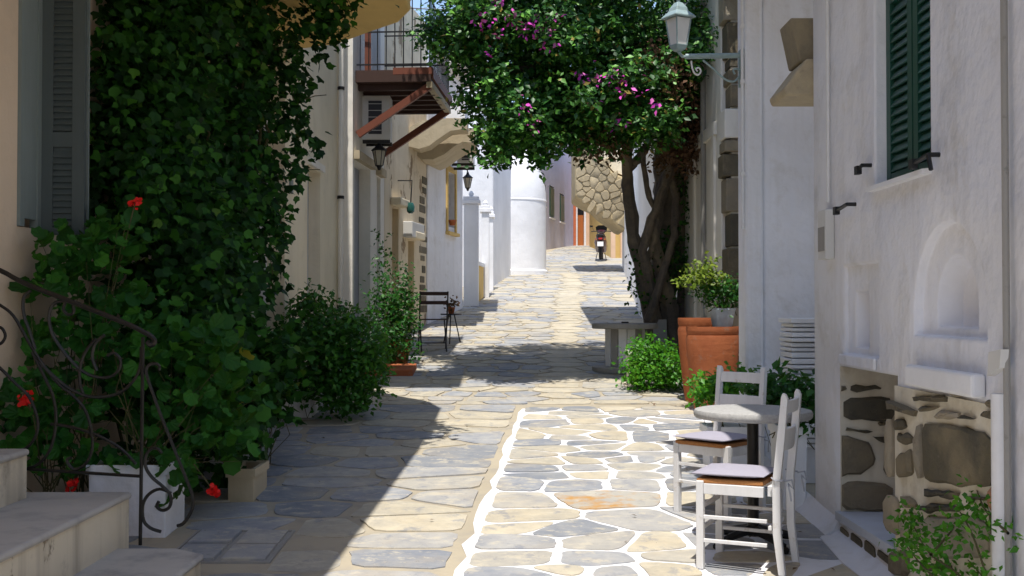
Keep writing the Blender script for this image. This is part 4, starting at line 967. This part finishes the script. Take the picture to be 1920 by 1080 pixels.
for pl_ in ([(550,200),(562,240),(556,290),(565,330)],[(520,330),(532,380),(526,420),(535,450)],[(505,470),(512,520),(500,560)],[(545,170),(560,220),(580,260),(598,278)]):
    for x_, y_ in spl(pl_, 5): STR.append(np.array(P(x_,y_,9.7)))
pts = np.concatenate([pts, clumps(np.array(STR), 4, (.035,.05,.035))])
pts[:,0] = np.maximum(pts[:,0], XA+.03 + rng.random(len(pts))*.04)
ar = leaf_arrays(pts, (.45,-.55,.55), .5, .074, .4, .9); tn = tones(len(pts), 1.5, 2.6)
pa, pt_, ra_, rt_ = split_near(ar, tn, 260)
leaf_parts('leaf', IVY, pa, M['ivy'], iv, pt_); leaf_mesh('foliage', IVY, ra_, M['ivy'], iv, rt_)
m = MB()
for k in range(16):
    x0 = random.uniform(220,480); d0 = np.interp(x0,[200,480],[7.7,9.4]); p_ = [P(x0+random.uniform(-50,50), y, d0+.2) for y in (860,650,450,250,60,-100)]; m.tube(p_, .012, 5, False)
for pl_ in ([(550,200),(562,240),(556,290),(565,330)],[(520,330),(532,380),(526,420),(535,450)],[(505,470),(512,520),(500,560)],[(545,170),(560,220),(580,260),(598,278)],[(530,290),(560,318),(600,318)],[(505,560),(520,610),(545,625)],[(560,190),(590,180),(612,178)]):
    m.tube([P(x,y,9.7) for x,y in pl_], .005, 4, False)
obj('stem', m, M['stem'], iv)
# geraniums
def geranium(label, ells, total, flowers, base, nparts, size=.074):
    g = thing('geranium', label, 'geranium', base, 'red geraniums by the stone steps')
    pts_ = ell_points(ells, total=total, shell=.65)
    ar_ = leaf_arrays(pts_, (.15,-.5,.7), .55, size, .5, .4); tn_ = tones(len(pts_)); tn_ = np.where(rng.random(len(tn_)) < .012, 1, tn_*.92)
    pa_, pt2, ra2, rt2 = split_near(ar_, tn_, nparts)
    leaf_parts('leaf', GER, pa_, M['gera'], g, pt2)
    if len(ra2[0]): leaf_mesh('foliage', GER, ra2, M['gera'], g, rt2)
    twigs('stems', ells, max(14,total//25), base, M['stem'], g)
    for (px,py,d,sz) in flowers:
        c = P(px,py,d); kk = 20; pp = np.array(c)[None,:]+rng.normal(0,sz,(kk,3)); fl = leaf_mesh('blossom', GER, leaf_arrays(pp,(0,-.6,.4),.5,sz*1.5), M['redflower'], g, tones(kk), kind=None)
        obj('flower_stalk', MB().tube([c, (c*.6+Vector(base)*.4)+Vector((0,0,.15)), Vector(base)], .004, 4, False), M['stem'], fl)
geranium('geranium spilling from the white planter box behind the railing', [(330,700,130,100,6.9,.3),(250,620,100,80,7.0,.3),(420,730,80,80,7.1,.25),(350,800,110,55,6.8,.25),(440,820,50,50,7.0,.2),(400,650,60,60,7.0,.2),(270,862,95,26,6.5,.15),(335,890,26,50,6.45,.08)], 720, [(399,918,6.5,.018)], (-2.15,6.6,.68), 240)
geranium('tall geranium below the grey shutter with one red bloom', [(130,470,60,55,6.7,.2),(100,560,50,60,6.6,.2),(180,520,90,70,6.9,.25),(210,440,60,40,6.9,.2),(130,650,70,70,6.7,.25)], 330, [(253,381,6.9,.018)], (-2.6,6.75,.5), 200)
geranium('small geranium beside the wall left of the railing scrolls', [(50,740,60,60,6.4,.2),(40,800,50,45,6.4,.2),(130,780,60,55,6.5,.2),(110,860,70,35,6.4,.2)], 170, [(46,747,6.2,.017),(136,908,6.25,.017)], (-2.65,6.4,.45), 150)
# planter boxes
def planter(name, label, x0, x1, y0, y1, z1, mat, taper=.0, group='planter boxes'):
    zb_ = gz((y0+y1)/2)-.02; g = thing(name, label, 'planter', ((x0+x1)/2,(y0+y1)/2,zb_), group)
    m_ = MB(); t_ = .025
    b4 = [(x0+taper,y0+taper,zb_),(x1-taper,y0+taper,zb_),(x1-taper,y1-taper,zb_),(x0+taper,y1-taper,zb_)]; t4 = [(x0,y0,z1),(x1,y0,z1),(x1,y1,z1),(x0,y1,z1)]
    i4 = [(x0+t_,y0+t_,z1),(x1-t_,y0+t_,z1),(x1-t_,y1-t_,z1),(x0+t_,y1-t_,z1)]; j4 = [(a,b,z1-.05) for a,b,_ in i4]
    m_.add(b4+t4+i4+j4, [(3,2,1,0)]+[(k,(k+1)%4,4+(k+1)%4,4+k) for k in range(4)]+[(4+k,4+(k+1)%4,8+(k+1)%4,8+k) for k in range(4)]+[(8+k,8+(k+1)%4,12+(k+1)%4,12+k) for k in range(4)])
    obj('box', m_, mat, g, bevel=.006); obj('soil', MB().add(j4,[(0,1,2,3)]), M['soil'], g)
    r_ = MB()
    for a,b,c,d in ((x0-.012,x1+.012,y0-.012,y0-.001),(x0-.012,x1+.012,y1+.001,y1+.012),(x0-.012,x0-.001,y0-.001,y1+.001),(x1+.001,x1+.012,y0-.001,y1+.001)): r_.box(a,b,c,d,z1-.05,z1+.004)
    obj('rim', r_, mat, g); return g
planter('planter_box', 'white planter box behind the railing post holding a geranium', -2.42,-1.98,6.42,6.8,.70,M['white'])
planter('planter_box', 'small cream planter block half hidden below the ivy', -1.86,-1.69,7.35,7.75,.545,M['tan_conc'])
planter('planter_box', 'white planter under the large dark shrub on the left', -2.36,-1.95,10.9,11.3,.90,M['white2'])
planter('planter_box', 'slim white tapered planter beside the wall behind the nearer chair', 1.70,1.865,7.08,7.4,P(1490,800,7.1).z,M['white2'],.012)
planter('planter_box', 'white planter hidden behind the cafe table', 1.40,1.72,8.0,8.3,gz(8.1)+.38,M['white2'],.012)
def shrub(label, name, ells, total, per, sig, size, mat, base, tmpl=RH, cat='shrub', nb=(0,-.3,.75), tw=20, group=None, nparts=0):
    g = thing(name, label, cat, base, group); p_ = clumps(ell_points(ells, total=total, shell=.6), per, sig)
    ar_ = leaf_arrays(p_, nb, .5, size); tn_ = tones(len(p_))
    if nparts:
        pa_, pt2, ar_, tn_ = split_near(ar_, tn_, nparts); leaf_parts('leaf', tmpl, pa_, mat, g, pt2)
    leaf_mesh('foliage', tmpl, ar_, mat, g, tn_); twigs('stems', ells, tw, base, M['stem'], g); return g
shrub('large dark green shrub leaning over the street from the white planter on the left', 'potted_shrub', [(600,610,60,55,11.2,.35),(650,640,70,60,11,.4),(610,680,95,60,11,.45),(670,690,55,60,10.8,.3),(640,735,60,40,10.8,.3),(560,690,45,50,11,.3),(580,580,25,35,11.2,.2)], 820, 10, (.07,.07,.06), .062, M['bush2'], (-2.15,11.1,.86), tw=40)
shrub('dark leafy vine at the foot of the ivy beside the planter', 'dark_vine', [(500,690,40,60,8.6,.25),(490,750,45,45,8.5,.25),(540,650,25,30,9.5,.2)], 150, 8, (.07,.07,.07), .08, M['ivy'], (-1.95,8.6,gz(8.6)), IVY, 'vine')
shrub('potted shrub with pale green tips beside the folding chair', 'potted_shrub', [(745,560,32,60,14.9,.3),(735,610,42,40,14.7,.3),(760,590,22,50,15,.25),(715,500,10,70,15.2,.1),(708,560,15,40,15,.15),(745,650,40,28,14.6,.25),(715,660,25,22,14.6,.2)], 330, 9, (.06,.06,.06), .06, M['bush'], (P(745,640,14.9).x,14.9,gz(14.9)+.25))
shrub('bright green low bush beside the large terracotta pots', 'low_bush', [(1230,690,50,38,12.9,.35),(1215,660,35,30,13,.3),(1262,690,28,38,12.7,.25),(1195,700,22,28,12.7,.2)], 300, 9, (.06,.06,.05), .055, M['bright'], (P(1235,720,12.9).x,12.9,gz(12.9)))
shrub('bright green trailing plant at the foot of the terracotta pot', 'trailing_plant', [(1340,725,38,22,8.3,.2),(1320,735,22,18,8.2,.15),(1375,715,30,20,8.2,.15)], 110, 8, (.05,.05,.04), .05, M['bright'], (1.52,8.15,gz(8.15)+.34), tw=12)
shrub('dark glossy plant in the planter behind the nearer white chair', 'glossy_plant', [(1480,745,50,38,7.25,.2),(1505,765,28,32,7.2,.15),(1440,725,35,28,7.5,.18)], 130, 8, (.05,.05,.04), .065, M['bush'], (1.79,7.24,P(1490,803,7.1).z), tw=14)
# terracotta pots with the little blue pot on top
def pot(label, cx, cy, r, h, name='terracotta_pot', group='large terracotta pots'):
    z0 = gz(cy); g = thing(name, label, 'pot', (cx,cy,z0), group)
    obj('body', MB().lathe([(r*.64,-.02),(r*.7,.08*h),(r*.82,.35*h),(r*.93,.65*h),(r*.98,.85*h),(r*.95,.9*h)],(cx,cy,z0),28), M['terra'], g, smooth=True)
    obj('rim', MB().lathe([(r*.93,.901*h),(r*.96,.93*h),(r*.975,.965*h),(r*.965,h),(r*.88,h),(r*.87,.95*h)],(cx,cy,z0),28), M['terra'], g, smooth=True)
    obj('soil', MB().lathe([(r*.865,.9*h),(r*.865,.992*h)],(cx,cy,z0),24), M['soil'], g); return z0+h
zr = pot('large terracotta pot in front, carrying the pale blue pot', 2.03,11.35,.275,P(1340,612,11.35).z-gz(11.35))
pot('large terracotta pot standing behind the front one', 2.02,12.0,.25,P(1305,596,12).z-gz(12))
zs0 = zr-.007
bp = thing('flower_pot', 'pale blue flower pot on top of the large terracotta pot', 'pot', (2.13,11.35,zs0))
q = Vector((2.13,11.35,zs0)); obj('body', MB().lathe([(.095,0),(.105,.03),(.13,.17),(.137,.175),(.137,.19),(.12,.19),(.11,.15)],q,20), M['bluepot'], bp, smooth=True); obj('soil', MB().lathe([(.105,.12),(.105,.155)],q,16), M['soil'], bp)
sg = shrub('bushy plant with yellow green top in the pale blue pot', 'potted_plant', [(1352,555,34,24,11.35,.18),(1375,545,15,25,11.4,.12),(1330,548,25,15,11.3,.12)], 100, 8, (.045,.045,.04), .05, M['bush'], q+Vector((0,0,.15)), cat='plant', tw=16)
pp = clumps(ell_points([(1318,513,30,16,11.3,.14),(1290,525,20,12,11.25,.1),(1330,495,14,10,11.3,.08),(1345,520,20,12,11.3,.1)], total=70, shell=.6), 8, (.035,.035,.03)); leaf_mesh('pale_foliage', RH, leaf_arrays(pp,(0,-.3,.75),.5,.05), M['yellowg'], sg, tones(len(pp)))
wp = planter('white_pot', 'small square white pot left of the low bright bush', P(1176,680,13.3).x,P(1197,680,13.3).x,13.2,13.45,P(1185,657,13.3).z,M['cream_c'],.01,None)
# weeds bottom right
wd = thing('wild_weed', 'leafy green weed growing by the wall in the lower right corner', 'plant', (1.72,4.2,gz(4.2)))
BR = [[(1880,1180),(1860,1000),(1850,900),(1862,830)],[(1880,1180),(1830,1020),(1800,960)],[(1890,1180),(1890,980),(1905,860),(1912,800)],[(1880,1180),(1800,1080),(1745,1040),(1715,990),(1705,955)],[(1870,1180),(1760,1090),(1720,1050),(1690,1010)],[(1900,1180),(1905,1040),(1880,940)],[(1850,1180),(1790,1110),(1760,1060)],[(1745,1040),(1780,1000),(1790,985)],[(1890,1000),(1850,960),(1830,915)],[(1895,1180),(1870,1090),(1850,1040)],[(1900,1180),(1915,1080),(1918,980)],[(1885,1180),(1855,1100),(1815,1050)],[(1890,1000),(1915,930),(1900,880)],[(1860,1180),(1800,1140),(1850,1060)],[(1870,1180),(1900,1120),(1880,1060)]]
m = MB(); lp = []
for b in BR:
    d0 = random.uniform(3.95,4.3); sp = [P(x,y,d0+.05*i) for i,(x,y) in enumerate(spl(b,5))]; m.tube(sp, [.006*(1-.7*i/len(sp)) for i in range(len(sp))], 5, False)
    for i, p_ in enumerate(sp):
        f_ = i/len(sp)
        for _ in range(int(4+12*f_)): lp.append(np.array(p_)+rng.normal(0,.034,3))
obj('stem', m, M['stem'], wd)
lp = np.array(lp); ar = leaf_arrays(lp,(0,-.5,.6),.5,.03,.4,.2); tn = tones(len(lp)); pa, pt_, ra_, rt_ = split_near(ar, tn, 280); leaf_parts('leaf', RH, pa, M['bright'], wd, pt_)
if len(ra_[0]): leaf_mesh('foliage', RH, ra_, M['bright'], wd, rt_)

# ------------------------------------------------------------------ cafe table and chairs
def build_chair(label, loc, rz):
    t_ = thing('taverna_chair', label, 'chair', loc, 'white taverna chairs at the cafe table', rz)
    W, D, sh = .19, .19, .43
    def part(name, m_, mat=M['chairw'], par=None, bv=.004): return obj(name, m_, mat, par or t_, local=True, bevel=bv)
    for s in (-1,1):
        part('leg', MB().obox((s*(W-.004),D-.02,sh/2+.005),(.019,0,0),(0,.019,0),(0,0,sh/2+.01)))
        pf = [(-D-.035,-.004),(-D-.008,.2),(-D-.006,.45),(-D-.028,.66),(-D-.052,.885),(-D-.06,.905)]; pb_ = [(-D-.075,.897),(-D-.085,.875),(-D-.068,.66),(-D-.046,.45),(-D-.048,.2),(-D-.07,-.004)]
        part('back_post', MB().prism([(s*(W-.025)-.017, y_, z_) for y_,z_ in pf+pb_], (.034,0,0)), bv=.004)
    def rail(name, a, b, hh, th): 
        a, b = Vector(a), Vector(b); d_ = (b-a); sd_ = d_.cross(Vector((0,0,1))).normalized()*th; part(name, MB().obox((a+b)/2, d_/2, sd_, (0,0,hh)), bv=.002)
    for z_ in (.14,.26):
        for s in (-1,1): rail('stretcher',(s*(W-.01),-D+.02,z_),(s*(W-.005),D-.035,z_),.009,.009)
    for z_ in (.2,.31): rail('stretcher',(-W+.02,D-.02,z_),(W-.02,D-.02,z_),.010,.009)
    rail('stretcher',(-W+.04,-D+.013,.22),(W-.04,-D+.013,.22),.010,.009)
    for s in (-1,1): rail('seat_rail',(s*(W-.006),-D+.035,.405),(s*(W-.004),D-.04,.405),.026,.012)
    rail('seat_rail',(-W+.016,D-.02,.405),(W-.016,D-.02,.405),.026,.012); rail('seat_rail',(-W+.045,-D+.013,.405),(W-.045,-D+.013,.405),.026,.012)
    st_ = part('seat', MB().prism([(-W,D,.432),(W,D,.432),(W-.02,-D+.04,.432),(-W+.02,-D+.04,.432)],(0,0,.024)), M['rush'], bv=.006)
    cu = MB(); n_ = 9
    for sgn in (1,-1):
        b0 = len(cu.v)
        for j in range(n_):
            for i in range(n_):
                u, v_ = i/(n_-1)*2-1, j/(n_-1)*2-1; h_ = .018*(1-u**4)*(1-v_**4)+.004; ww = W+.012-.018*(1-v_)/2; cu.v.append(Vector((u*ww*(1-.04*v_*v_), v_*(D-.005)+.03, .478+(sgn*h_ if sgn > 0 else -.016*(1-u**6)*(1-v_**6)))))
        for j in range(n_-1):
            for i in range(n_-1):
                a_ = b0+j*n_+i; q_ = (a_,a_+1,a_+1+n_,a_+n_); cu.f.append(q_ if sgn > 0 else q_[::-1])
    bdr = [i for i in range(n_)] + [j*n_+n_-1 for j in range(1,n_)] + [(n_-1)*n_+i for i in range(n_-2,-1,-1)] + [j*n_ for j in range(n_-2,0,-1)]
    for k in range(len(bdr)): a_, b_ = bdr[k], bdr[(k+1)%len(bdr)]; cu.f.append((b_, a_, a_+n_*n_, b_+n_*n_))
    obj('cushion', cu, M['cushion'], t_, smooth=True, local=True)
    for s in (-1,1):
        x_ = s*(W-.025); tie = MB()
        tie.tube([(x_,-D+.0,.478),(x_+s*.024,-D-.02,.47),(x_+s*.02,-D-.06,.468),(x_,-D-.062,.465),(x_+.03,-D-.095,.47),(x_+.05,-D-.10,.42),(x_+.02,-D-.08,.45),(x_-.02,-D-.09,.44),(x_-.01,-D-.10,.37)], .0045, 5)
        obj('cushion_tie', tie, M['greydoor'], t_, local=True)
    def slat(z0_, z1_, y0_, y1_):
        m_ = MB(); k_ = 6
        for i in range(k_+1):
            u = i/k_*2-1; x_ = u*(W-.035); yb = -.018*(1-u*u)
            for (yy,zz_) in ((y0_-.009,z0_),(y0_+.009,z0_),(y1_+.009,z1_),(y1_-.009,z1_)): m_.v.append(Vector((x_, yy+yb, zz_)))
        for i in range(k_):
            for k in range(4): a_ = i*4+k; b_ = i*4+(k+1)%4; m_.f.append((a_,b_,b_+4,a_+4))
        m_.f += [(3,2,1,0), tuple(k_*4+k for k in range(4))]; part('back_slat', m_, bv=.002)
    slat(.61,.72,-D-.040,-D-.050); slat(.80,.865,-D-.06,-D-.066)
    return t_
import math as _m2
fx = Vector((-.90,.43)).normalized(); rzA = math.atan2(-fx.x, fx.y)
build_chair('white taverna chair nearest the viewer, seen side on with its back to the wall', (1.20,5.86,gz(5.86)+.008), rzA)
fx = Vector((-.72,-.70)).normalized(); rzB = math.atan2(-fx.x, fx.y)
build_chair('white taverna chair on the far side of the round table, facing the viewer', (1.285,7.0,gz(7.0)+.008), rzB)
TX, TY = 1.345, 6.27; tz = gz(TY)+.01
tt = thing('cafe_table', 'round cafe table with speckled pale top and dark iron pedestal', 'table', (TX,TY,tz))
obj('top', MB().lathe([(.27,.69),(.315,.695),(.325,.705),(.328,.725),(.32,.74),(.30,.745)],(TX,TY,tz),40), M['tabletop'], tt, smooth=True)
obj('post', MB().tube([(TX,TY,tz+.04),(TX,TY,tz+.69)],.032,14), M['iron'], tt, smooth=True)
obj('mount', MB().lathe([(.05,.665),(.16,.68),(.16,.689)],(TX,TY,tz),16), M['iron'], tt)
for k in range(4):
    th = k*math.pi/2+.5; c_,s2 = math.cos(th),math.sin(th)
    ft_ = obj('foot', MB().tube([(TX+.02*c_,TY+.02*s2,tz+.075),(TX+.12*c_,TY+.12*s2,tz+.055),(TX+.25*c_,TY+.25*s2,tz+.025)],[.03,.024,.018],6), M['iron_black'], tt)
    obj('glide', MB().lathe([(.025,-.012),(.028,.01),(.02,.02)],(TX+.25*c_,TY+.25*s2,tz+.0),8), M['rubber'], ft_)
# cable drum used as a table
DS = 14.4; cx_ = P(1172,650,DS).x; z0 = gz(DS); zt_ = P(1172,606,DS).z
ds = thing('cable_drum', 'weathered wooden cable drum used as a table beside the tree', 'table', (cx_,DS,z0))
rd_ = 62*DS/F
obj('top_flange', MB().lathe([(rd_-.01,zt_-.07),(rd_,zt_-.06),(rd_,zt_-.01),(rd_-.012,zt_)],(cx_,DS,0),32), M['greywood'], ds, smooth=True)
obj('bottom_flange', MB().lathe([(rd_-.01,z0-.02),(rd_,z0+.0),(rd_,z0+.05),(rd_-.012,z0+.06)],(cx_,DS,0),32), M['greywood'], ds, smooth=True)
for k in range(14):
    th = 2*math.pi*k/14; rr_ = rd_*.56; c_ = Vector((cx_+rr_*math.cos(th),DS+rr_*math.sin(th),(z0+.06+zt_-.07)/2)); obj('stave', MB().obox(c_,(-math.sin(th)*rr_*.215,math.cos(th)*rr_*.215,0),(math.cos(th)*.015,math.sin(th)*.015,0),(0,0,(zt_-.07-z0-.06)/2-.001)), M['chairw'] if k%3 else M['greywood'], ds)
obj('axle_bolt', MB().lathe([(.05,zt_+.001),(.045,zt_+.02)],(cx_,DS,0),10), M['iron'], ds)
gb = thing('grey_board', 'grey board leaning behind the cable drum', 'board', (P(1230,640,14.9).x,14.9,gz(14.9)))
obj('panel', MB().obox((P(1238,635,14.95).x,14.95,gz(14.95)+.3),(.09,0,0),(0,.015,0),(0,.06,.3)), M['greywood'], gb)
# folding bistro chair, with a small pot
bx, by = P(812,640,16.3).x, 16.3; bz = gz(by)
bc = thing('folding_chair', 'black metal folding bistro chair with wooden slats in front of the left row', 'chair', (bx,by,bz), None, R(8))
W = .2
for s in (-1,1):
    obj('leg', MB().tube([(s*W,.22,0),(s*W,-.02,.42),(s*W,-.2,.86)],.011,6), M['iron_black'], bc, local=True); obj('leg', MB().tube([(s*(W-.02),-.22,0),(s*(W-.02),.19,.44)],.011,6), M['iron_black'], bc, local=True)
for y_,z_ in ((.16,.455),(.09,.456),(.02,.457),(-.05,.458),(-.12,.459)): obj('seat_slat', MB().obox((0,y_,z_),(W-.005,0,0),(0,.028,0),(0,0,.009)), M['darkwood'], bc, local=True)
for z_ in (.70,.83): obj('back_slat', MB().obox((0,-.185+(.83-z_)*.4,z_),(W+.01,0,0),(0,.008,0),(0,.005,.026)), M['darkwood'], bc, local=True)
obj('crossbar', MB().tube([(-W,.1,.2),(W,.1,.2)],.008,5).tube([(-W+.02,-.12,.12),(W-.02,-.12,.12)],.008,5), M['iron_black'], bc, local=True)
x2, y2 = P(846,600,17.1).x, 17.1
ft2 = thing('side_table', 'small black folding side table next to the bistro chair', 'table', (x2,y2,gz(y2)))
obj('top', MB().lathe([(.16,.44),(.165,.45),(.16,.46)],(x2,y2,gz(y2)),18), M['iron_black'], ft2)
for k in range(3): th = k*2.1+.4; obj('leg', MB().tube([(x2+.05*math.cos(th),y2+.05*math.sin(th),gz(y2)+.44),(x2+.15*math.cos(th),y2+.15*math.sin(th),gz(y2))],.01,5), M['iron_black'], ft2)
q = Vector((x2,y2,gz(y2)+.46)); fp = thing('small_pot', 'tiny terracotta pot with a brownish plant on the folding side table', 'pot', q)
obj('body', MB().lathe([(.04,0),(.06,.1),(.05,.1)],q,12), M['terra'], fp); p_ = np.array(q+Vector((0,0,.15)))[None,:]+rng.normal(0,.05,(60,3)); leaf_mesh('foliage', RH, leaf_arrays(p_,(0,-.3,.6),.6,.06), M['dryleaf'], fp, tones(60))
dsx = thing('door_step', 'low red clay doorstep slab on the left by the potted shrub', 'step', (P(745,678,14.2).x,14.2,gz(14.2)))
obj('slab', MB().prism([(-2.1,13.9,gz(13.9)-.02),(P(775,680,14).x,13.9,gz(13.9)-.02),(P(775,680,14).x,14.5,gz(14.5)-.02),(-2.1,14.5,gz(14.5)-.02)],(0,0,.1)), M['terra'], dsx, bevel=.01)
pb = thing('terracotta_pot', 'small dark terracotta pot of the shrub beside the folding chair', 'pot', (P(745,640,14.9).x,14.9,gz(14.9)))
obj('body', MB().lathe([(.13,0),(.19,.3),(.2,.3),(.2,.34),(.16,.34),(.15,.28)],(P(745,640,14.9).x,14.9,gz(14.9)),18), M['terra'], pb, smooth=True)

# ------------------------------------------------------------------ scooter seen from behind
sx_, sy_ = P(1127,488,37.5).x, 37.5; sz_ = gz(sy_)
sk = thing('scooter', 'dark maroon scooter with a windscreen parked facing away at the far end', 'scooter', (sx_,sy_,sz_), None, R(-6))
def SP(name, m_, mat, par=None, bv=0): return obj(name, m_, mat, par or sk, local=True, bevel=bv)
def wheel(y_):
    m_ = MB(); v0 = len(m_.v)
    m_.lathe([(.13,-.05),(.22,-.055),(.25,-.03),(.25,.03),(.22,.055),(.13,.05)],(0,0,0),18)
    m_.v = [Vector((v.z, y_+v.x, .25+v.y)) for v in m_.v]; wh = SP('wheel', m_, M['rubber'])
    r_ = MB().lathe([(.02,-.04),(.128,-.035),(.128,.035),(.02,.04)],(0,0,0),14); r_.v = [Vector((v.z,y_+v.x,.25+v.y)) for v in r_.v]; SP('rim', r_, M['metalw'], wh)
wheel(-.62); wheel(.62)
def loft(secs):
    m_ = MB(); n = 10
    for (y_,zc,hw,hh) in secs:
        for k in range(n): th = 2*math.pi*k/n; m_.v.append(Vector((hw*math.copysign(abs(math.cos(th))**.7,math.cos(th)),y_,zc+hh*math.copysign(abs(math.sin(th))**.7,math.sin(th)))))
    for i in range(len(secs)-1):
        for k in range(n): m_.f.append((i*n+k,i*n+(k+1)%n,(i+1)*n+(k+1)%n,(i+1)*n+k))
    m_.f += [tuple(range(n-1,-1,-1)), tuple(range((len(secs)-1)*n,len(secs)*n))]; return m_
obj('body', loft([(-.85,.66,.08,.06),(-.75,.62,.17,.14),(-.45,.58,.21,.2),(-.1,.48,.2,.2),(.0,.34,.18,.07),(.3,.33,.18,.06),(.4,.5,.2,.2),(.55,.68,.17,.24),(.62,.8,.1,.15)]), M['scoot'], sk, local=True, smooth=True)
obj('seat', loft([(-.82,.78,.09,.04),(-.6,.8,.15,.06),(-.2,.77,.15,.06),(.0,.74,.1,.04)]), M['rubber'], sk, local=True, smooth=True)
obj('rear_fender', loft([(-.95,.42,.07,.06),(-.8,.52,.11,.06),(-.6,.54,.11,.04)]), M['rubber'], sk, local=True)
SP('taillight', MB().obox((0,-.86,.68),(.06,0,0),(0,.012,0),(0,0,.025)), M['red'])
SP('number_plate', MB().obox((0,-.955,.5),(.1,0,0),(0,.006,0),(0,.01,.075)), M['platew'])
SP('rack', MB().tube([(-.1,-.6,.86),(-.1,-.92,.88),(.1,-.92,.88),(.1,-.6,.86)],.012,6), M['iron'])
SP('handlebar', MB().tube([(-.34,.42,1.0),(-.15,.5,1.02),(.15,.5,1.02),(.34,.42,1.0)],.016,6), M['iron_black'])
obj('headset', loft([(.42,.98,.06,.05),(.5,1.0,.14,.07),(.6,.98,.08,.06)]), M['scoot'], sk, local=True)
for s in (-1,1):
    SP('mirror', MB().tube([(s*.25,.46,1.02),(s*.32,.48,1.16)],.007,4).obox((s*.34,.48,1.18),(.05,0,0),(0,.01,0),(0,0,.03)), M['rubber'])
    SP('indicator', MB().obox((s*.14,-.84,.66),(.03,0,0),(0,.012,0),(0,0,.02)), M['orangedoor'])
SP('windscreen', MB().prism([(-.17,.62,1.0),(.17,.62,1.0),(.2,.56,1.16),(.1,.54,1.22),(-.1,.54,1.22),(-.2,.56,1.16)],(0,.008,0)), M['rubber'])
SP('stand', MB().tube([(-.12,-.1,.25),(-.18,-.12,.0)],.014,5).tube([(.12,-.1,.25),(.18,-.12,.0)],.014,5), M['iron'])

# fallen leaves and petals
lp = []
for _ in range(90):
    y_ = random.uniform(5.4,16); x_ = random.uniform(left_x(y_)+.3, right_x(y_)-.05) if random.random() < .4 else right_x(y_)-.1-abs(random.gauss(0,.35))
    lp.append((x_, y_, gz(y_)+.022))
lp = np.array(lp); ar = leaf_arrays(lp,(0,0,1),.25,.035,.4,0)
lt = leaf_mesh('leaf_litter', RH, ar, M['dryleaf'], None, tones(len(lp))); tag(lt,'scattered dry brown leaves fallen on the paving','leaf litter')
